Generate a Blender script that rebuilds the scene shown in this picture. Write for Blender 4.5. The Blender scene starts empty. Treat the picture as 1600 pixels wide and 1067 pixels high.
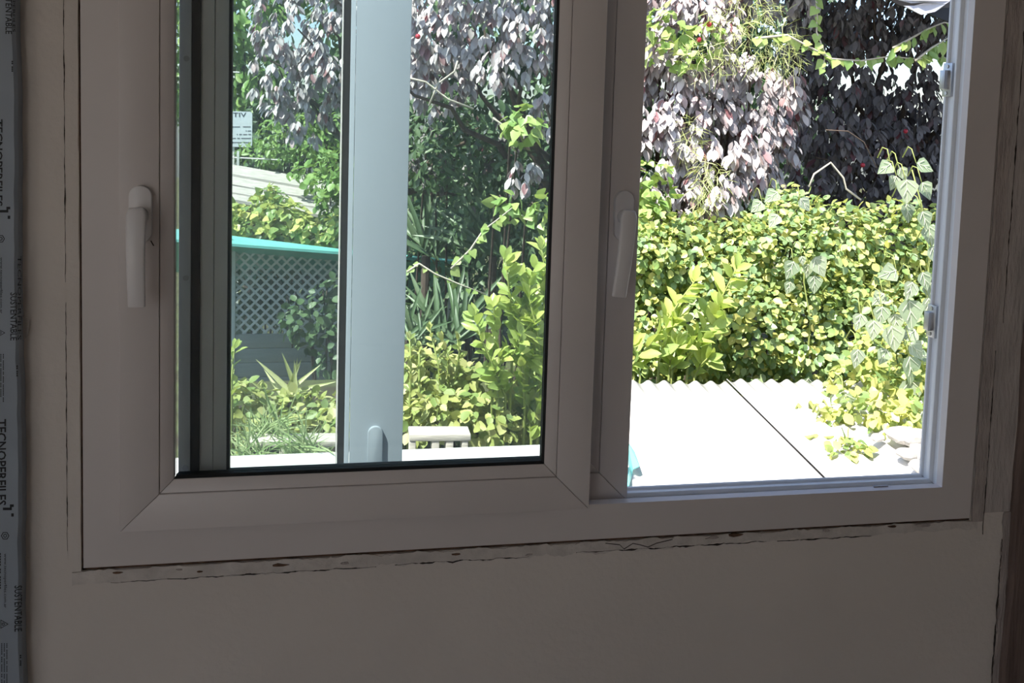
import bpy, bmesh, math, random
import numpy as np
from mathutils import Vector, Matrix

# ---------------------------------------------------------------- camera, sky, sun, exposure
SC = bpy.context.scene
C = SC.collection
F, CX, CY = 1400.0, 800.0, 280.0            # focal length and principal point (the photo is a crop), 1600x1067 frame
YAW, PITCH, ROLL = 0.17843, 0.07513, 0.03034
CAM = np.array([0.0, -1.4, 1.6])
def _axes():
    fw = np.array([math.sin(YAW)*math.cos(PITCH), math.cos(YAW)*math.cos(PITCH), -math.sin(PITCH)])
    r = np.array([math.cos(YAW), -math.sin(YAW), 0.0])
    u = np.cross(r, fw)
    return (r*math.cos(ROLL)+u*math.sin(ROLL), -r*math.sin(ROLL)+u*math.cos(ROLL), fw)
AR, AU, AF = _axes()
cd = bpy.data.cameras.new('camera')
cd.sensor_width = 36.0; cd.lens = F/1600.0*36.0
cd.shift_y = -(533.5-CY)/1600.0
cd.clip_start = 0.05; cd.clip_end = 400
cam = bpy.data.objects.new('camera', cd); C.objects.link(cam)
cam.matrix_world = Matrix(((AR[0], AU[0], -AF[0], CAM[0]), (AR[1], AU[1], -AF[1], CAM[1]), (AR[2], AU[2], -AF[2], CAM[2]), (0, 0, 0, 1)))
SC.camera = cam

SUN_TRAVEL = Vector((0.42, 0.30, -0.86)).normalized()
w = bpy.data.worlds.new('sky'); SC.world = w; w.use_nodes = True
nt = w.node_tree; nt.nodes.clear()
sky = nt.nodes.new('ShaderNodeTexSky'); sky.sky_type = 'NISHITA'; sky.sun_disc = False
sky.sun_elevation = math.asin(-SUN_TRAVEL.z); sky.sun_rotation = math.atan2(-SUN_TRAVEL.x, -SUN_TRAVEL.y)
sky.air_density = 0.85; sky.dust_density = 1.4; sky.ozone_density = 1.0
bg = nt.nodes.new('ShaderNodeBackground'); bg.inputs['Strength'].default_value = 0.34
ow = nt.nodes.new('ShaderNodeOutputWorld')
nt.links.new(sky.outputs[0], bg.inputs[0]); nt.links.new(bg.outputs[0], ow.inputs[0])
sl = bpy.data.lights.new('sun', 'SUN'); sl.energy = 12.0; sl.angle = 0.0093; sl.color = (1.0, 0.95, 0.87)
so = bpy.data.objects.new('sun', sl); C.objects.link(so)
so.rotation_euler = SUN_TRAVEL.to_track_quat('-Z', 'Y').to_euler(); so.location = (-3, -6, 12)
vs = SC.view_settings
vs.view_transform = 'Standard'; vs.look = 'None'; vs.gamma = 1.0; vs.use_curve_mapping = False
vs.exposure = 0.0
SC.cycles.max_bounces = 12; SC.cycles.transparent_max_bounces = 24; SC.cycles.diffuse_bounces = 6

random.seed(4); RNG = np.random.default_rng(7)

# ---------------------------------------------------------------- pixel helpers (1600x1067 frame)
def ray(px, py):
    return AF + AR*(px-CX)/F - AU*(py-CY)/F
def at(px, py, Y):                       # point on the plane y = Y
    d = ray(px, py); return CAM + d*((Y-CAM[1])/d[1])
def at_z(px, py, Z):                     # point on the level z = Z
    d = ray(px, py); return CAM + d*((Z-CAM[2])/d[2])
def proj(P):
    P = np.asarray(P) - CAM
    dz = P@AF
    return CX+F*(P@AR)/dz, CY-F*(P@AU)/dz, dz
def V3(p): return Vector((float(p[0]), float(p[1]), float(p[2])))

# ---------------------------------------------------------------- object helpers
def tag(o, label=None, cat=None, group=None, kind=None):
    if label: o['label'] = label
    if cat: o['category'] = cat
    if group: o['group'] = group
    if kind: o['kind'] = kind
    return o
def empty(name, loc=(0, 0, 0), parent=None):
    o = bpy.data.objects.new(name, None); C.objects.link(o)
    o.empty_display_size = 0.05
    o.location = V3(loc)
    if parent:
        o.parent = parent
    return o
def wloc(o):                             # world location of a chain of unrotated empties
    v = Vector((0, 0, 0))
    while o is not None:
        v += o.location; o = o.parent
    return v
def mesh_obj(name, verts, faces, mat, parent=None, smooth=False):
    """verts in world coordinates; the object sits at its parent's origin"""
    off = wloc(parent) if parent else Vector((0, 0, 0))
    me = bpy.data.meshes.new(name)
    me.from_pydata([(v[0]-off.x, v[1]-off.y, v[2]-off.z) for v in verts], [], faces)
    me.update()
    if smooth:
        me.polygons.foreach_set('use_smooth', [True]*len(me.polygons))
    if mat: me.materials.append(mat)
    o = bpy.data.objects.new(name, me); C.objects.link(o)
    if parent: o.parent = parent
    return o
class MB:
    def __init__(s): s.v = []; s.f = []
    def add(s, v, f):
        b = len(s.v); s.v += [tuple(map(float, p)) for p in v]; s.f += [tuple(i+b for i in q) for q in f]
    def box(s, a, b):
        x0, y0, z0 = a; x1, y1, z1 = b
        s.hexa([(x0, y0, z0), (x1, y0, z0), (x1, y1, z0), (x0, y1, z0), (x0, y0, z1), (x1, y0, z1), (x1, y1, z1), (x0, y1, z1)])
    def hexa(s, p):
        s.add(p, [(0, 3, 2, 1), (4, 5, 6, 7), (0, 1, 5, 4), (1, 2, 6, 5), (2, 3, 7, 6), (3, 0, 4, 7)])
    def tube(s, pts, rad, n=8):
        pts = [V3(p) for p in pts]; rings = []
        if not hasattr(rad, '__len__'): rad = [rad]*len(pts)
        prev = None
        for i, p in enumerate(pts):
            t = (pts[min(i+1, len(pts)-1)]-pts[max(i-1, 0)]).normalized()
            a = prev if prev is not None else (Vector((0, 0, 1)) if abs(t.z) < .9 else Vector((1, 0, 0)))
            a = (a - t*a.dot(t)).normalized(); prev = a; b = t.cross(a)
            rings.append([p+(a*math.cos(2*math.pi*k/n)+b*math.sin(2*math.pi*k/n))*rad[i] for k in range(n)])
        v = [q for r in rings for q in r]; f = []
        for i in range(len(rings)-1):
            for k in range(n):
                k2 = (k+1) % n
                f.append((i*n+k, i*n+k2, (i+1)*n+k2, (i+1)*n+k))
        f.append(tuple(range(n))[::-1]); f.append(tuple((len(rings)-1)*n+k for k in range(n)))
        s.add(v, f)
    def prism(s, poly, ax0, ax1):        # poly of (x,z), extruded from y=ax0 to y=ax1
        n = len(poly)
        v = [(x, ax0, z) for x, z in poly]+[(x, ax1, z) for x, z in poly]
        f = [tuple(range(n)), tuple(range(2*n-1, n-1, -1))]+[(k, k+n, (k+1) % n+n, (k+1) % n) for k in range(n)]
        s.add(v, f)
    def build(s, name, mat, parent=None, smooth=False, bevel=0, seg=2, fix=True):
        o = mesh_obj(name, s.v, s.f, mat, parent, smooth)
        bm = bmesh.new(); bm.from_mesh(o.data)
        if fix: bmesh.ops.recalc_face_normals(bm, faces=bm.faces)
        if bevel:
            es = [e for e in bm.edges if len(e.link_faces) == 2 and e.calc_face_angle(0) > .5]
            bmesh.ops.bevel(bm, geom=es, offset=bevel, segments=seg, profile=.5, affect='EDGES', clamp_overlap=True)
            for fc in bm.faces: fc.smooth = True
        bm.to_mesh(o.data); bm.free()
        if bevel:
            o.data.set_sharp_from_angle(angle=math.radians(35))
        return o

# ---------------------------------------------------------------- materials
def mat_new(name):
    m = bpy.data.materials.new(name); m.use_nodes = True
    n = m.node_tree.nodes; n.clear()
    out = n.new('ShaderNodeOutputMaterial'); p = n.new('ShaderNodeBsdfPrincipled')
    m.node_tree.links.new(p.outputs[0], out.inputs[0])
    return m, m.node_tree, p, out
def ramp(nt, fac, stops):
    r = nt.nodes.new('ShaderNodeValToRGB'); e = r.color_ramp.elements
    while len(e) < len(stops): e.new(0.5)
    for k, (pos, col) in enumerate(stops):
        e[k].position = pos; e[k].color = (*col, 1)
    nt.links.new(fac, r.inputs[0]); return r.outputs[0]
def solid(name, col, rough=.5, spec=.5, var=.08, scale=8.0, bump=0.0, bscale=60.0, metal=0.0, stretch=(1, 1, 1), col2=None):
    m, nt, p, out = mat_new(name)
    tc = nt.nodes.new('ShaderNodeTexCoord'); mp = nt.nodes.new('ShaderNodeMapping')
    mp.inputs['Scale'].default_value = stretch
    nt.links.new(tc.outputs['Object'], mp.inputs[0])
    nz = nt.nodes.new('ShaderNodeTexNoise'); nz.inputs['Scale'].default_value = scale; nz.inputs['Detail'].default_value = 6
    nt.links.new(mp.outputs[0], nz.inputs['Vector'])
    a = tuple(c*(1-var) for c in col); b = col2 or tuple(min(1, c*(1+var)) for c in col)
    nt.links.new(ramp(nt, nz.outputs[0], [(.3, a), (.7, b)]), p.inputs['Base Color'])
    p.inputs['Roughness'].default_value = rough; p.inputs['Specular IOR Level'].default_value = spec
    p.inputs['Metallic'].default_value = metal
    if bump:
        n2 = nt.nodes.new('ShaderNodeTexNoise'); n2.inputs['Scale'].default_value = bscale; n2.inputs['Detail'].default_value = 5
        nt.links.new(mp.outputs[0], n2.inputs['Vector'])
        bp = nt.nodes.new('ShaderNodeBump'); bp.inputs['Strength'].default_value = bump; bp.inputs['Distance'].default_value = .004
        nt.links.new(n2.outputs[0], bp.inputs['Height']); nt.links.new(bp.outputs[0], p.inputs['Normal'])
    return m
def leafmat(name, stops, rough=.45, spec=.5, trans=.28, tcol=(.5, .6, .1)):
    m, nt, p, out = mat_new(name)
    oi = nt.nodes.new('ShaderNodeObjectInfo'); ge = nt.nodes.new('ShaderNodeNewGeometry')
    ad = nt.nodes.new('ShaderNodeMath'); ad.operation = 'ADD'
    nt.links.new(oi.outputs['Random'], ad.inputs[0]); nt.links.new(ge.outputs['Random Per Island'], ad.inputs[1])
    fr = nt.nodes.new('ShaderNodeMath'); fr.operation = 'FRACT'; nt.links.new(ad.outputs[0], fr.inputs[0])
    col = ramp(nt, fr.outputs[0], stops)
    tc = nt.nodes.new('ShaderNodeTexCoord'); nz = nt.nodes.new('ShaderNodeTexNoise'); nz.inputs['Scale'].default_value = 30
    nt.links.new(tc.outputs['Object'], nz.inputs['Vector'])
    hs = nt.nodes.new('ShaderNodeHueSaturation'); nt.links.new(col, hs.inputs['Color'])
    mr = nt.nodes.new('ShaderNodeMapRange'); mr.inputs['To Min'].default_value = .75; mr.inputs['To Max'].default_value = 1.25
    nt.links.new(nz.outputs[0], mr.inputs[0]); nt.links.new(mr.outputs[0], hs.inputs['Value'])
    nt.links.new(hs.outputs[0], p.inputs['Base Color'])
    p.inputs['Roughness'].default_value = rough; p.inputs['Specular IOR Level'].default_value = spec
    tr = nt.nodes.new('ShaderNodeBsdfTranslucent'); mx = nt.nodes.new('ShaderNodeMixShader')
    mc = nt.nodes.new('ShaderNodeMix'); mc.data_type = 'RGBA'; mc.inputs[0].default_value = .5
    nt.links.new(hs.outputs[0], mc.inputs[6]); mc.inputs[7].default_value = (*tcol, 1)
    nt.links.new(mc.outputs[2], tr.inputs[0])
    mx.inputs[0].default_value = trans
    nt.links.new(p.outputs[0], mx.inputs[1]); nt.links.new(tr.outputs[0], mx.inputs[2]); nt.links.new(mx.outputs[0], out.inputs[0])
    return m
M = {}
M['plaster'] = solid('wall_plaster', (.635, .575, .525), .85, .25, .05, 3, .25, 90)
M['patch'] = solid('patched_plaster', (.55, .50, .46), .9, .2, .14, 30, .8, 60)
M['brown'] = solid('brown_gap_foam', (.13, .075, .05), .95, .1, .5, 60, 1, 80)
M['crack'] = solid('crack_dark', (.05, .04, .035), 1, 0, .3, 60)
M['pvc'] = solid('white_pvc', (.63, .575, .555), .38, .45, .03, 4)
M['pvc_out'] = solid('white_pvc_clean', (.74, .75, .76), .32, .5, .02, 4)  # lighter copy of the white PVC, outside daylight put into its colour
M['doorpvc'] = solid('pale_grey_door', (.285, .335, .385), .4, .4, .02, 4)
M['rubber'] = solid('black_rubber', (.012, .012, .013), .6, .3, .1)
M['handle'] = solid('white_handle', (.70, .67, .67), .28, .5, .02)
M['metal'] = solid('zinc_metal', (.55, .55, .56), .35, .5, .06, 40, metal=.9)
M['film'] = solid('blue_grey_film', (.28, .315, .36), .5, .4, .08, 10)
M['ink'] = solid('black_ink', (.02, .02, .022), .6, .3, .05)
M['timber'] = solid('dark_timber', (.16, .115, .10), .8, .2, .25, 10, .6, 40, stretch=(6, 6, .6))
M['oldpaint2'] = solid('worn_plaster_edge', (.46, .41, .385), .95, .15, .12, 14, .8, 50, stretch=(3, 3, .7))
M['oldpaint'] = solid('dirty_plaster_edge', (.40, .345, .32), .95, .15, .2, 18, 1, 50, stretch=(3, 3, .7))
M['floor'] = solid('screed_floor', (.34, .31, .28), .8, .3, .12, 5, .3, 40)
M['ceil'] = solid('ceiling_paint', (.72, .70, .67), .9, .2, .03, 3)
M['fibro'] = solid('fibre_cement', (.60, .59, .57), .8, .3, .12, 12, .4, 50)
M['wallout'] = solid('render_outside', (.50, .48, .45), .9, .2, .1, 6, .4, 40)
M['soil'] = solid('garden_soil', (.09, .07, .05), .95, .1, .4, 6, .8, 30, col2=(.10, .12, .05))
M['bark'] = solid('bark', (.10, .075, .06), .9, .2, .3, 25, .8, 60)
M['twig'] = solid('pale_twig', (.50, .46, .38), .8, .2, .15, 30)
M['stem'] = solid('green_stem', (.28, .33, .10), .6, .3, .15, 20)
M['lattice'] = solid('grey_lattice_paint', (.62, .65, .63), .7, .3, .1, 20)
M['board'] = solid('grey_board', (.27, .30, .29), .7, .3, .12, 8, .3, 30, stretch=(.5, 4, 4))
M['greywood'] = solid('weathered_wood', (.46, .43, .40), .9, .2, .25, 10, .5, 40, stretch=(.4, 6, 6))
M['palewood'] = solid('pale_wood', (.58, .52, .46), .9, .2, .2, 14, .5, 40, stretch=(.6, 5, 5))
M['teal'] = solid('teal_sheet', (.17, .53, .48), .5, .4, .08, 6)
M['black'] = solid('black_tarp', (.020, .019, .022), .6, .4, .2, 8)
M['plastic'] = solid('grey_plastic', (.42, .42, .46), .3, .5, .2, 12)
M['sign'] = solid('sign_white', (.62, .66, .72), .6, .3, .04, 12)
M['sky_ink'] = solid('sign_ink', (.05, .06, .09), .7, .2, .1)
M['stone'] = solid('grey_stone', (.42, .40, .37), .9, .2, .25, 20, .5, 40)
M['fruit'] = solid('red_plum', (.45, .03, .05), .3, .5, .15)
M['ledge'] = solid('white_ledge', (.72, .71, .69), .8, .2, .06, 10, .3, 40)

m, nt, p, out = mat_new('window_glass')
M['glass'] = m
tr = nt.nodes.new('ShaderNodeBsdfTransparent'); tr.inputs[0].default_value = (.935, .965, .958, 1)
gl = nt.nodes.new('ShaderNodeBsdfGlossy'); gl.inputs['Roughness'].default_value = .01
df = nt.nodes.new('ShaderNodeBsdfTranslucent'); df.inputs[0].default_value = (.8, .86, .88, 1)
tcg = nt.nodes.new('ShaderNodeTexCoord'); nzg = nt.nodes.new('ShaderNodeTexNoise'); nzg.inputs['Scale'].default_value = 5
nt.links.new(tcg.outputs['Object'], nzg.inputs['Vector'])
mrg = nt.nodes.new('ShaderNodeMapRange'); mrg.inputs['To Min'].default_value = .012; mrg.inputs['To Max'].default_value = .035
nt.links.new(nzg.outputs[0], mrg.inputs[0])
fz = nt.nodes.new('ShaderNodeFresnel'); fz.inputs[0].default_value = 1.45
m1 = nt.nodes.new('ShaderNodeMixShader'); m2 = nt.nodes.new('ShaderNodeMixShader')
nt.links.new(mrg.outputs[0], m1.inputs[0]); nt.links.new(tr.outputs[0], m1.inputs[1]); nt.links.new(df.outputs[0], m1.inputs[2])
nt.links.new(fz.outputs[0], m2.inputs[0]); nt.links.new(m1.outputs[0], m2.inputs[1]); nt.links.new(gl.outputs[0], m2.inputs[2])
nt.links.new(m2.outputs[0], out.inputs[0])

# purple plum foliage, sun sheen and shade put into its two colour sets; greens
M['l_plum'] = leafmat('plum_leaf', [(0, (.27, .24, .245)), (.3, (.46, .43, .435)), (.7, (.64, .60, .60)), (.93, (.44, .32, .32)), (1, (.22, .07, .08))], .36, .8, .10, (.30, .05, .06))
M['l_plumdark'] = leafmat('dark_plum_leaf', [(0, (.11, .095, .095)), (.5, (.17, .155, .15)), (.9, (.22, .20, .195)), (1, (.12, .03, .035))], .45, .4, .08, (.2, .03, .04))  # same plum leaf, darkened for the tree in shade
M['l_hedge'] = leafmat('hedge_leaf', [(0, (.17, .29, .10)), (.25, (.26, .37, .12)), (.5, (.41, .49, .15)), (.74, (.58, .59, .17)), (.9, (.72, .67, .25)), (1, (.22, .33, .13))], .4, .55, .33, (.6, .65, .14))
M['l_hedgegreen'] = leafmat('hedge_green_leaf', [(0, (.16, .27, .13)), (.5, (.24, .36, .17)), (1, (.36, .46, .22))], .38, .6, .3, (.5, .6, .15))
M['l_ground'] = leafmat('groundcover_leaf', [(0, (.20, .30, .09)), (.3, (.36, .42, .13)), (.6, (.50, .52, .18)), (.85, (.58, .56, .26)), (1, (.22, .32, .13))], .45, .5, .3, (.6, .62, .12))
M['l_laurel'] = leafmat('young_shoot_leaf', [(0, (.32, .46, .13)), (.4, (.45, .56, .16)), (.75, (.56, .62, .20)), (1, (.24, .38, .12))], .3, .6, .35, (.65, .75, .06))
M['l_ivy'] = leafmat('pale_ivy_leaf', [(0, (.22, .29, .18)), (.4, (.28, .35, .22)), (.8, (.36, .42, .28)), (1, (.25, .31, .22))], .35, .6, .2, (.4, .5, .15))
M['vein'] = solid('ivy_vein', (.58, .62, .46), .5, .4, .05)
M['l_vine'] = leafmat('vine_leaf', [(0, (.20, .34, .10)), (.5, (.32, .46, .14)), (1, (.44, .52, .18))], .4, .5, .3, (.5, .65, .1))
M['l_feather'] = leafmat('feathery_leaf', [(0, (.42, .50, .18)), (.5, (.56, .62, .28)), (1, (.70, .71, .42))], .5, .4, .3, (.6, .65, .08))
M['l_green'] = leafmat('tree_leaf', [(0, (.11, .22, .06)), (.5, (.20, .34, .09)), (1, (.33, .46, .15))], .4, .5, .3, (.4, .6, .1))
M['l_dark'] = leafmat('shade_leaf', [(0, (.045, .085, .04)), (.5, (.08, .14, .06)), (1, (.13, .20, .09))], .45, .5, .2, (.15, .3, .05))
M['l_strap'] = leafmat('strap_leaf', [(0, (.07, .12, .06)), (.5, (.11, .18, .09)), (1, (.19, .26, .15))], .4, .5, .25, (.25, .4, .1))
M['l_grass'] = leafmat('grass_blade', [(0, (.22, .34, .14)), (.5, (.36, .46, .22)), (1, (.50, .56, .32))], .5, .4, .3, (.45, .55, .15))
M['l_yucca'] = leafmat('spike_leaf', [(0, (.55, .58, .26)), (1, (.66, .66, .36))], .4, .5, .3, (.6, .65, .2))

# ---------------------------------------------------------------- leaf shapes: base at origin, tip along +Y, face +Z, length 1
def leaf_shape(outline, fold=.10, curl=.12):
    """outline: half widths at given lengths, tip included; folded along the midrib, tip bent back"""
    v = [(0, 0, 0)]; L = []; R = []; Mi = []
    for (t, hw) in outline:
        z = -curl*t*t
        L.append(len(v)); v.append((-hw, t, z+fold*hw)); Mi.append(len(v)); v.append((0, t, z-.02)); R.append(len(v)); v.append((hw, t, z+fold*hw))
    tip = len(v); v.append((0, 1, -curl))
    f = [(0, Mi[0], L[0]), (0, R[0], Mi[0])]
    for i in range(len(L)-1):
        f += [(L[i], Mi[i], Mi[i+1], L[i+1]), (Mi[i], R[i], R[i+1], Mi[i+1])]
    f += [(L[-1], Mi[-1], tip), (Mi[-1], R[-1], tip)]
    return np.array(v, float), f
SHAPES = {
    'plum': leaf_shape([(.25, .19), (.55, .25), (.8, .16)], .25, .18),
    'round': leaf_shape([(.2, .30), (.5, .40), (.8, .24)], .25, .10),
    'laurel': leaf_shape([(.25, .16), (.6, .24), (.85, .14)], .35, .22),
    'ivy': leaf_shape([(.08, .30), (.28, .46), (.5, .36), (.78, .17)], .18, .16),
    'needle': leaf_shape([(.4, .024), (.75, .018)], .2, .25),
    'strap': leaf_shape([(.2, .035), (.5, .04), (.8, .028)], .4, .45),
    'grass': leaf_shape([(.3, .016), (.7, .013)], .3, .5),
    'spike': leaf_shape([(.1, .05), (.5, .045), (.8, .022)], .5, .04),
}
_leafmesh = {}
def leaf_mesh(shape, mat):
    k = (shape, mat)
    if k not in _leafmesh:
        v, f = SHAPES[shape]
        me = bpy.data.meshes.new(shape+'_leaf'); me.from_pydata([tuple(q) for q in v], [], f); me.update()
        me.polygons.foreach_set('use_smooth', [True]*len(me.polygons))
        me.materials.append(M[mat]); _leafmesh[k] = me
    return _leafmesh[k]
def unit(a): return a/np.maximum(np.linalg.norm(a, axis=-1, keepdims=True), 1e-9)
class Leaves:
    """collects leaves (position, direction, normal, length) of one shape and material for one plant"""
    def __init__(s, shape, mat): s.shape = shape; s.mat = mat; s.p = []; s.d = []; s.n = []; s.s = []
    def add(s, p, d, n, size):
        p = np.atleast_2d(p); d = unit(np.atleast_2d(d)); n = np.atleast_2d(n)
        n = unit(n-d*np.sum(n*d, 1, keepdims=True))
        s.p.append(p); s.d.append(d); s.n.append(n); s.s.append(np.broadcast_to(size, (len(p),)))
    def finish(s, root, single=0, lo=9.0, part='leaf'):
        if not s.p: return
        p = np.concatenate(s.p); d = np.concatenate(s.d); n = np.concatenate(s.n); sz = np.concatenate(s.s)
        x = np.cross(d, n)
        mats = np.stack([x*sz[:, None], d*sz[:, None], n*sz[:, None]], 2)     # (N,3,3)
        keep = np.zeros(len(p), bool)
        if single:
            mid = p+d*sz[:, None]*.5
            px, py, dz = proj(mid)
            ok = (px > 262) & (px < 1492) & (py > -5) & (py < 752) & (sz/dz*F > lo)
            cell = (np.round(px/7).astype(int)*4096+np.round(py/7).astype(int))
            best = {}
            for i in np.nonzero(ok)[0]:
                c = cell[i]
                if c not in best or dz[i] < dz[best[c]]: best[c] = i
            idx = np.array(sorted(best.values()), int)
            if len(idx):
                view = unit(mid[idx]-CAM); area = np.abs(np.sum(n[idx]*view, 1))*(sz[idx]/dz[idx])**2
                keep[idx[np.argsort(-area)[:single]]] = True
        me = leaf_mesh(s.shape, s.mat); off = np.array(wloc(root))
        for i in np.nonzero(keep)[0]:
            o = bpy.data.objects.new(part, me); C.objects.link(o); o.parent = root
            mm = mats[i]; t = p[i]-off
            o.matrix_local = Matrix(((mm[0, 0], mm[0, 1], mm[0, 2], t[0]), (mm[1, 0], mm[1, 1], mm[1, 2], t[1]), (mm[2, 0], mm[2, 1], mm[2, 2], t[2]), (0, 0, 0, 1)))
        r = np.nonzero(~keep)[0]
        if len(r):
            sv, sf = SHAPES[s.shape]; nv = len(sv)
            vv = (np.einsum('nij,vj->nvi', mats[r], sv)+(p[r]-off)[:, None, :]).reshape(-1, 3)
            tri = []
            for q in sf: tri.append(q)
            lens = np.array([len(q) for q in sf]); flat = np.concatenate([np.array(q) for q in sf])
            li = (flat[None, :]+(np.arange(len(r))*nv)[:, None]).reshape(-1)
            ls = np.tile(lens, len(r)); st = np.concatenate([[0], np.cumsum(ls)[:-1]])
            me2 = bpy.data.meshes.new('foliage')
            me2.vertices.add(len(vv)); me2.vertices.foreach_set('co', vv.ravel())
            me2.loops.add(len(li)); me2.loops.foreach_set('vertex_index', li)
            me2.polygons.add(len(ls)); me2.polygons.foreach_set('loop_start', st)
            me2.polygons.foreach_set('use_smooth', [True]*len(ls))
            me2.update(calc_edges=True); me2.validate()
            me2.materials.append(M[s.mat])
            o = bpy.data.objects.new('foliage', me2); C.objects.link(o); o.parent = root; o['kind'] = 'stuff'

def blob(px, py, Y, rx, ry, rd=None):
    """ellipsoid seen at a pixel, at its own depth: centre and radii in metres"""
    c = at(px, py, Y); s = ((c-CAM)@AF)/F
    return (c, np.array([rx*s, (rd if rd else min(rx, ry)*s), ry*s]))
def scatter(L, blobs, dens, size, droop=.6, jitter=.5, inner=.25, face=.8, cap=6000, zmin=-9):
    """leaves in the outer shell of a union of ellipsoids, a share further in; dens per square metre of shell"""
    for (c, r) in blobs:
        area = 4*math.pi*((((r[0]*r[1])**1.6+(r[0]*r[2])**1.6+(r[1]*r[2])**1.6)/3)**(1/1.6))
        n = int(min(cap, area*dens))
        u = unit(RNG.normal(size=(n, 3)))
        rad = np.where(RNG.random(n) < inner, RNG.uniform(.45, .85, n), RNG.uniform(.84, 1.06, n))
        p = c+u*r*rad[:, None]
        # lumpy surface
        p += 0.06*np.stack([np.sin(p[:, 1]*9+p[:, 2]*7), np.sin(p[:, 0]*8+p[:, 2]*11), np.sin(p[:, 0]*10+p[:, 1]*6)], 1)*np.minimum(1, r.min()*3)
        ok = p[:, 2] > zmin
        for (c2, r2) in blobs:
            if c2 is c: continue
            ok &= np.sum(((p-c2)/r2)**2, 1) > .42
        p = p[ok]; u = u[ok]
        nrm = unit(u/r)
        m = len(p)
        if not m: continue
        d = unit(nrm*(1-droop)*.6+np.array([0, 0, -droop])+RNG.normal(size=(m, 3))*jitter*.6)
        nn = unit(nrm*face+np.array([-.25, -.15, .75])+RNG.normal(size=(m, 3))*jitter*.55)
        L.add(p, d, nn, size*RNG.uniform(.65, 1.25, m))
def clumps(L, blobs, dens, size, per=9):
    """drooping whorls of leaves hung over the outer shell of a union of ellipsoids"""
    for (c, r) in blobs:
        area = 4*math.pi*((((r[0]*r[1])**1.6+(r[0]*r[2])**1.6+(r[1]*r[2])**1.6)/3)**(1/1.6))
        n = int(area*dens/per)
        u = unit(RNG.normal(size=(n, 3))); u = u[(u[:, 1] < .55) | (RNG.random(n) < .3)]; n = len(u)
        rad = np.where(RNG.random(n) < .3, RNG.uniform(.5, .85, n), RNG.uniform(.82, 1.12, n))
        p = c+u*r*rad[:, None]
        ok = np.ones(n, bool)
        for (c2, r2) in blobs:
            if c2 is not c: ok &= np.sum(((p-c2)/r2)**2, 1) > .40
        p = p[ok]; u = u[ok]; n = len(p)
        if not n: continue
        k = np.repeat(np.arange(n), per); m = len(k)
        a = RNG.uniform(0, 2*np.pi, m); h = np.stack([np.cos(a), np.sin(a)*.8-.25, np.zeros(m)], 1)
        lift = RNG.uniform(0, 1, m)[:, None]
        out_ = unit(u/r)[k]
        base = p[k]+h*size*.35*RNG.random((m, 1))+np.array([0, 0, 1])*size*1.1*(lift-.5)
        d = h*(.35+.35*lift)+out_*.25+np.array([0, 0, -.95])+RNG.normal(size=(m, 3))*.14
        nn = h*.8+out_*.35+np.array([-.15, -.25, .55])+RNG.normal(size=(m, 3))*.22
        L.add(base, d, nn, size*RNG.uniform(.7, 1.2, m))
def branches(name, root, base, tips, r0, r1, mat, wob=.06, n=7, sides=7):
    """each limb one tapering tube from base to its tip"""
    for k, t in enumerate(tips):
        base_ = V3(base); t = V3(t); pts = []; rd = []
        for i in range(n+1):
            s = i/n
            q = base_.lerp(t, s)+Vector((random.uniform(-wob, wob), random.uniform(-wob, wob), random.uniform(-wob, wob)*.4+math.sin(s*math.pi)*.06))*(0 if i == 0 else 1)
            pts.append(q); rd.append(r0*(1-s)+r1*s)
        b = MB(); b.tube(pts, rd, sides); b.build(name, mat, root, smooth=True)

# ================================================================ THE ROOM
XL, XR, YB, ZC = -3.4, 2.3, -4.6, 2.45
WX0, WX1, WZ0, WZ1 = -.3880, 1.1110, .8930, 2.13       # outer frame of the window
HX0, HX1, HZ0, HZ1 = WX0-.004, WX1+.005, WZ0-.007, WZ1+.006
b = MB()
for y in (0, 1): pass
def wall_with_hole(b, x0, x1, z0, z1, hx0, hx1, hz0, hz1, ya, yb):
    o = [(x0, z0), (x1, z0), (x1, z1), (x0, z1)]; h = [(hx0, hz0), (hx1, hz0), (hx1, hz1), (hx0, hz1)]
    v = [(x, ya, z) for x, z in o+h]+[(x, yb, z) for x, z in o+h]
    f = []
    for k in range(4):
        k2 = (k+1) % 4
        f += [(k, k2, 4+k2, 4+k), (8+k2, 8+k, 12+k, 12+k2), (4+k, 4+k2, 12+k2, 12+k), (k2, k, 8+k, 8+k2)]
    b.add(v, f)
wall_with_hole(b, XL-.2, XR+.2, -.15, ZC, HX0, HX1, HZ0, HZ1, 0, .10)
wall = b.build('wall_front', M['plaster']); tag(wall, 'off-white plastered wall around the sliding window', 'wall', kind='structure')
b = MB(); b.box((XL-.2, YB-.2, -.15), (XR+.2, 0, 0)); tag(b.build('floor', M['floor']), 'bare screed floor of the room', 'floor', kind='structure')
b = MB(); b.box((XL-.4, YB-.4, ZC), (XR+.4, .10, ZC+.12)); tag(b.build('ceiling', M['ceil']), 'flat painted ceiling slab of the room', 'ceiling', kind='structure')
b = MB(); b.box((XR, YB, 0), (XR+.2, 0, ZC)); tag(b.build('wall_right', M['plaster']), 'plain plastered side wall on the dark side', 'wall', kind='structure')
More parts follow.
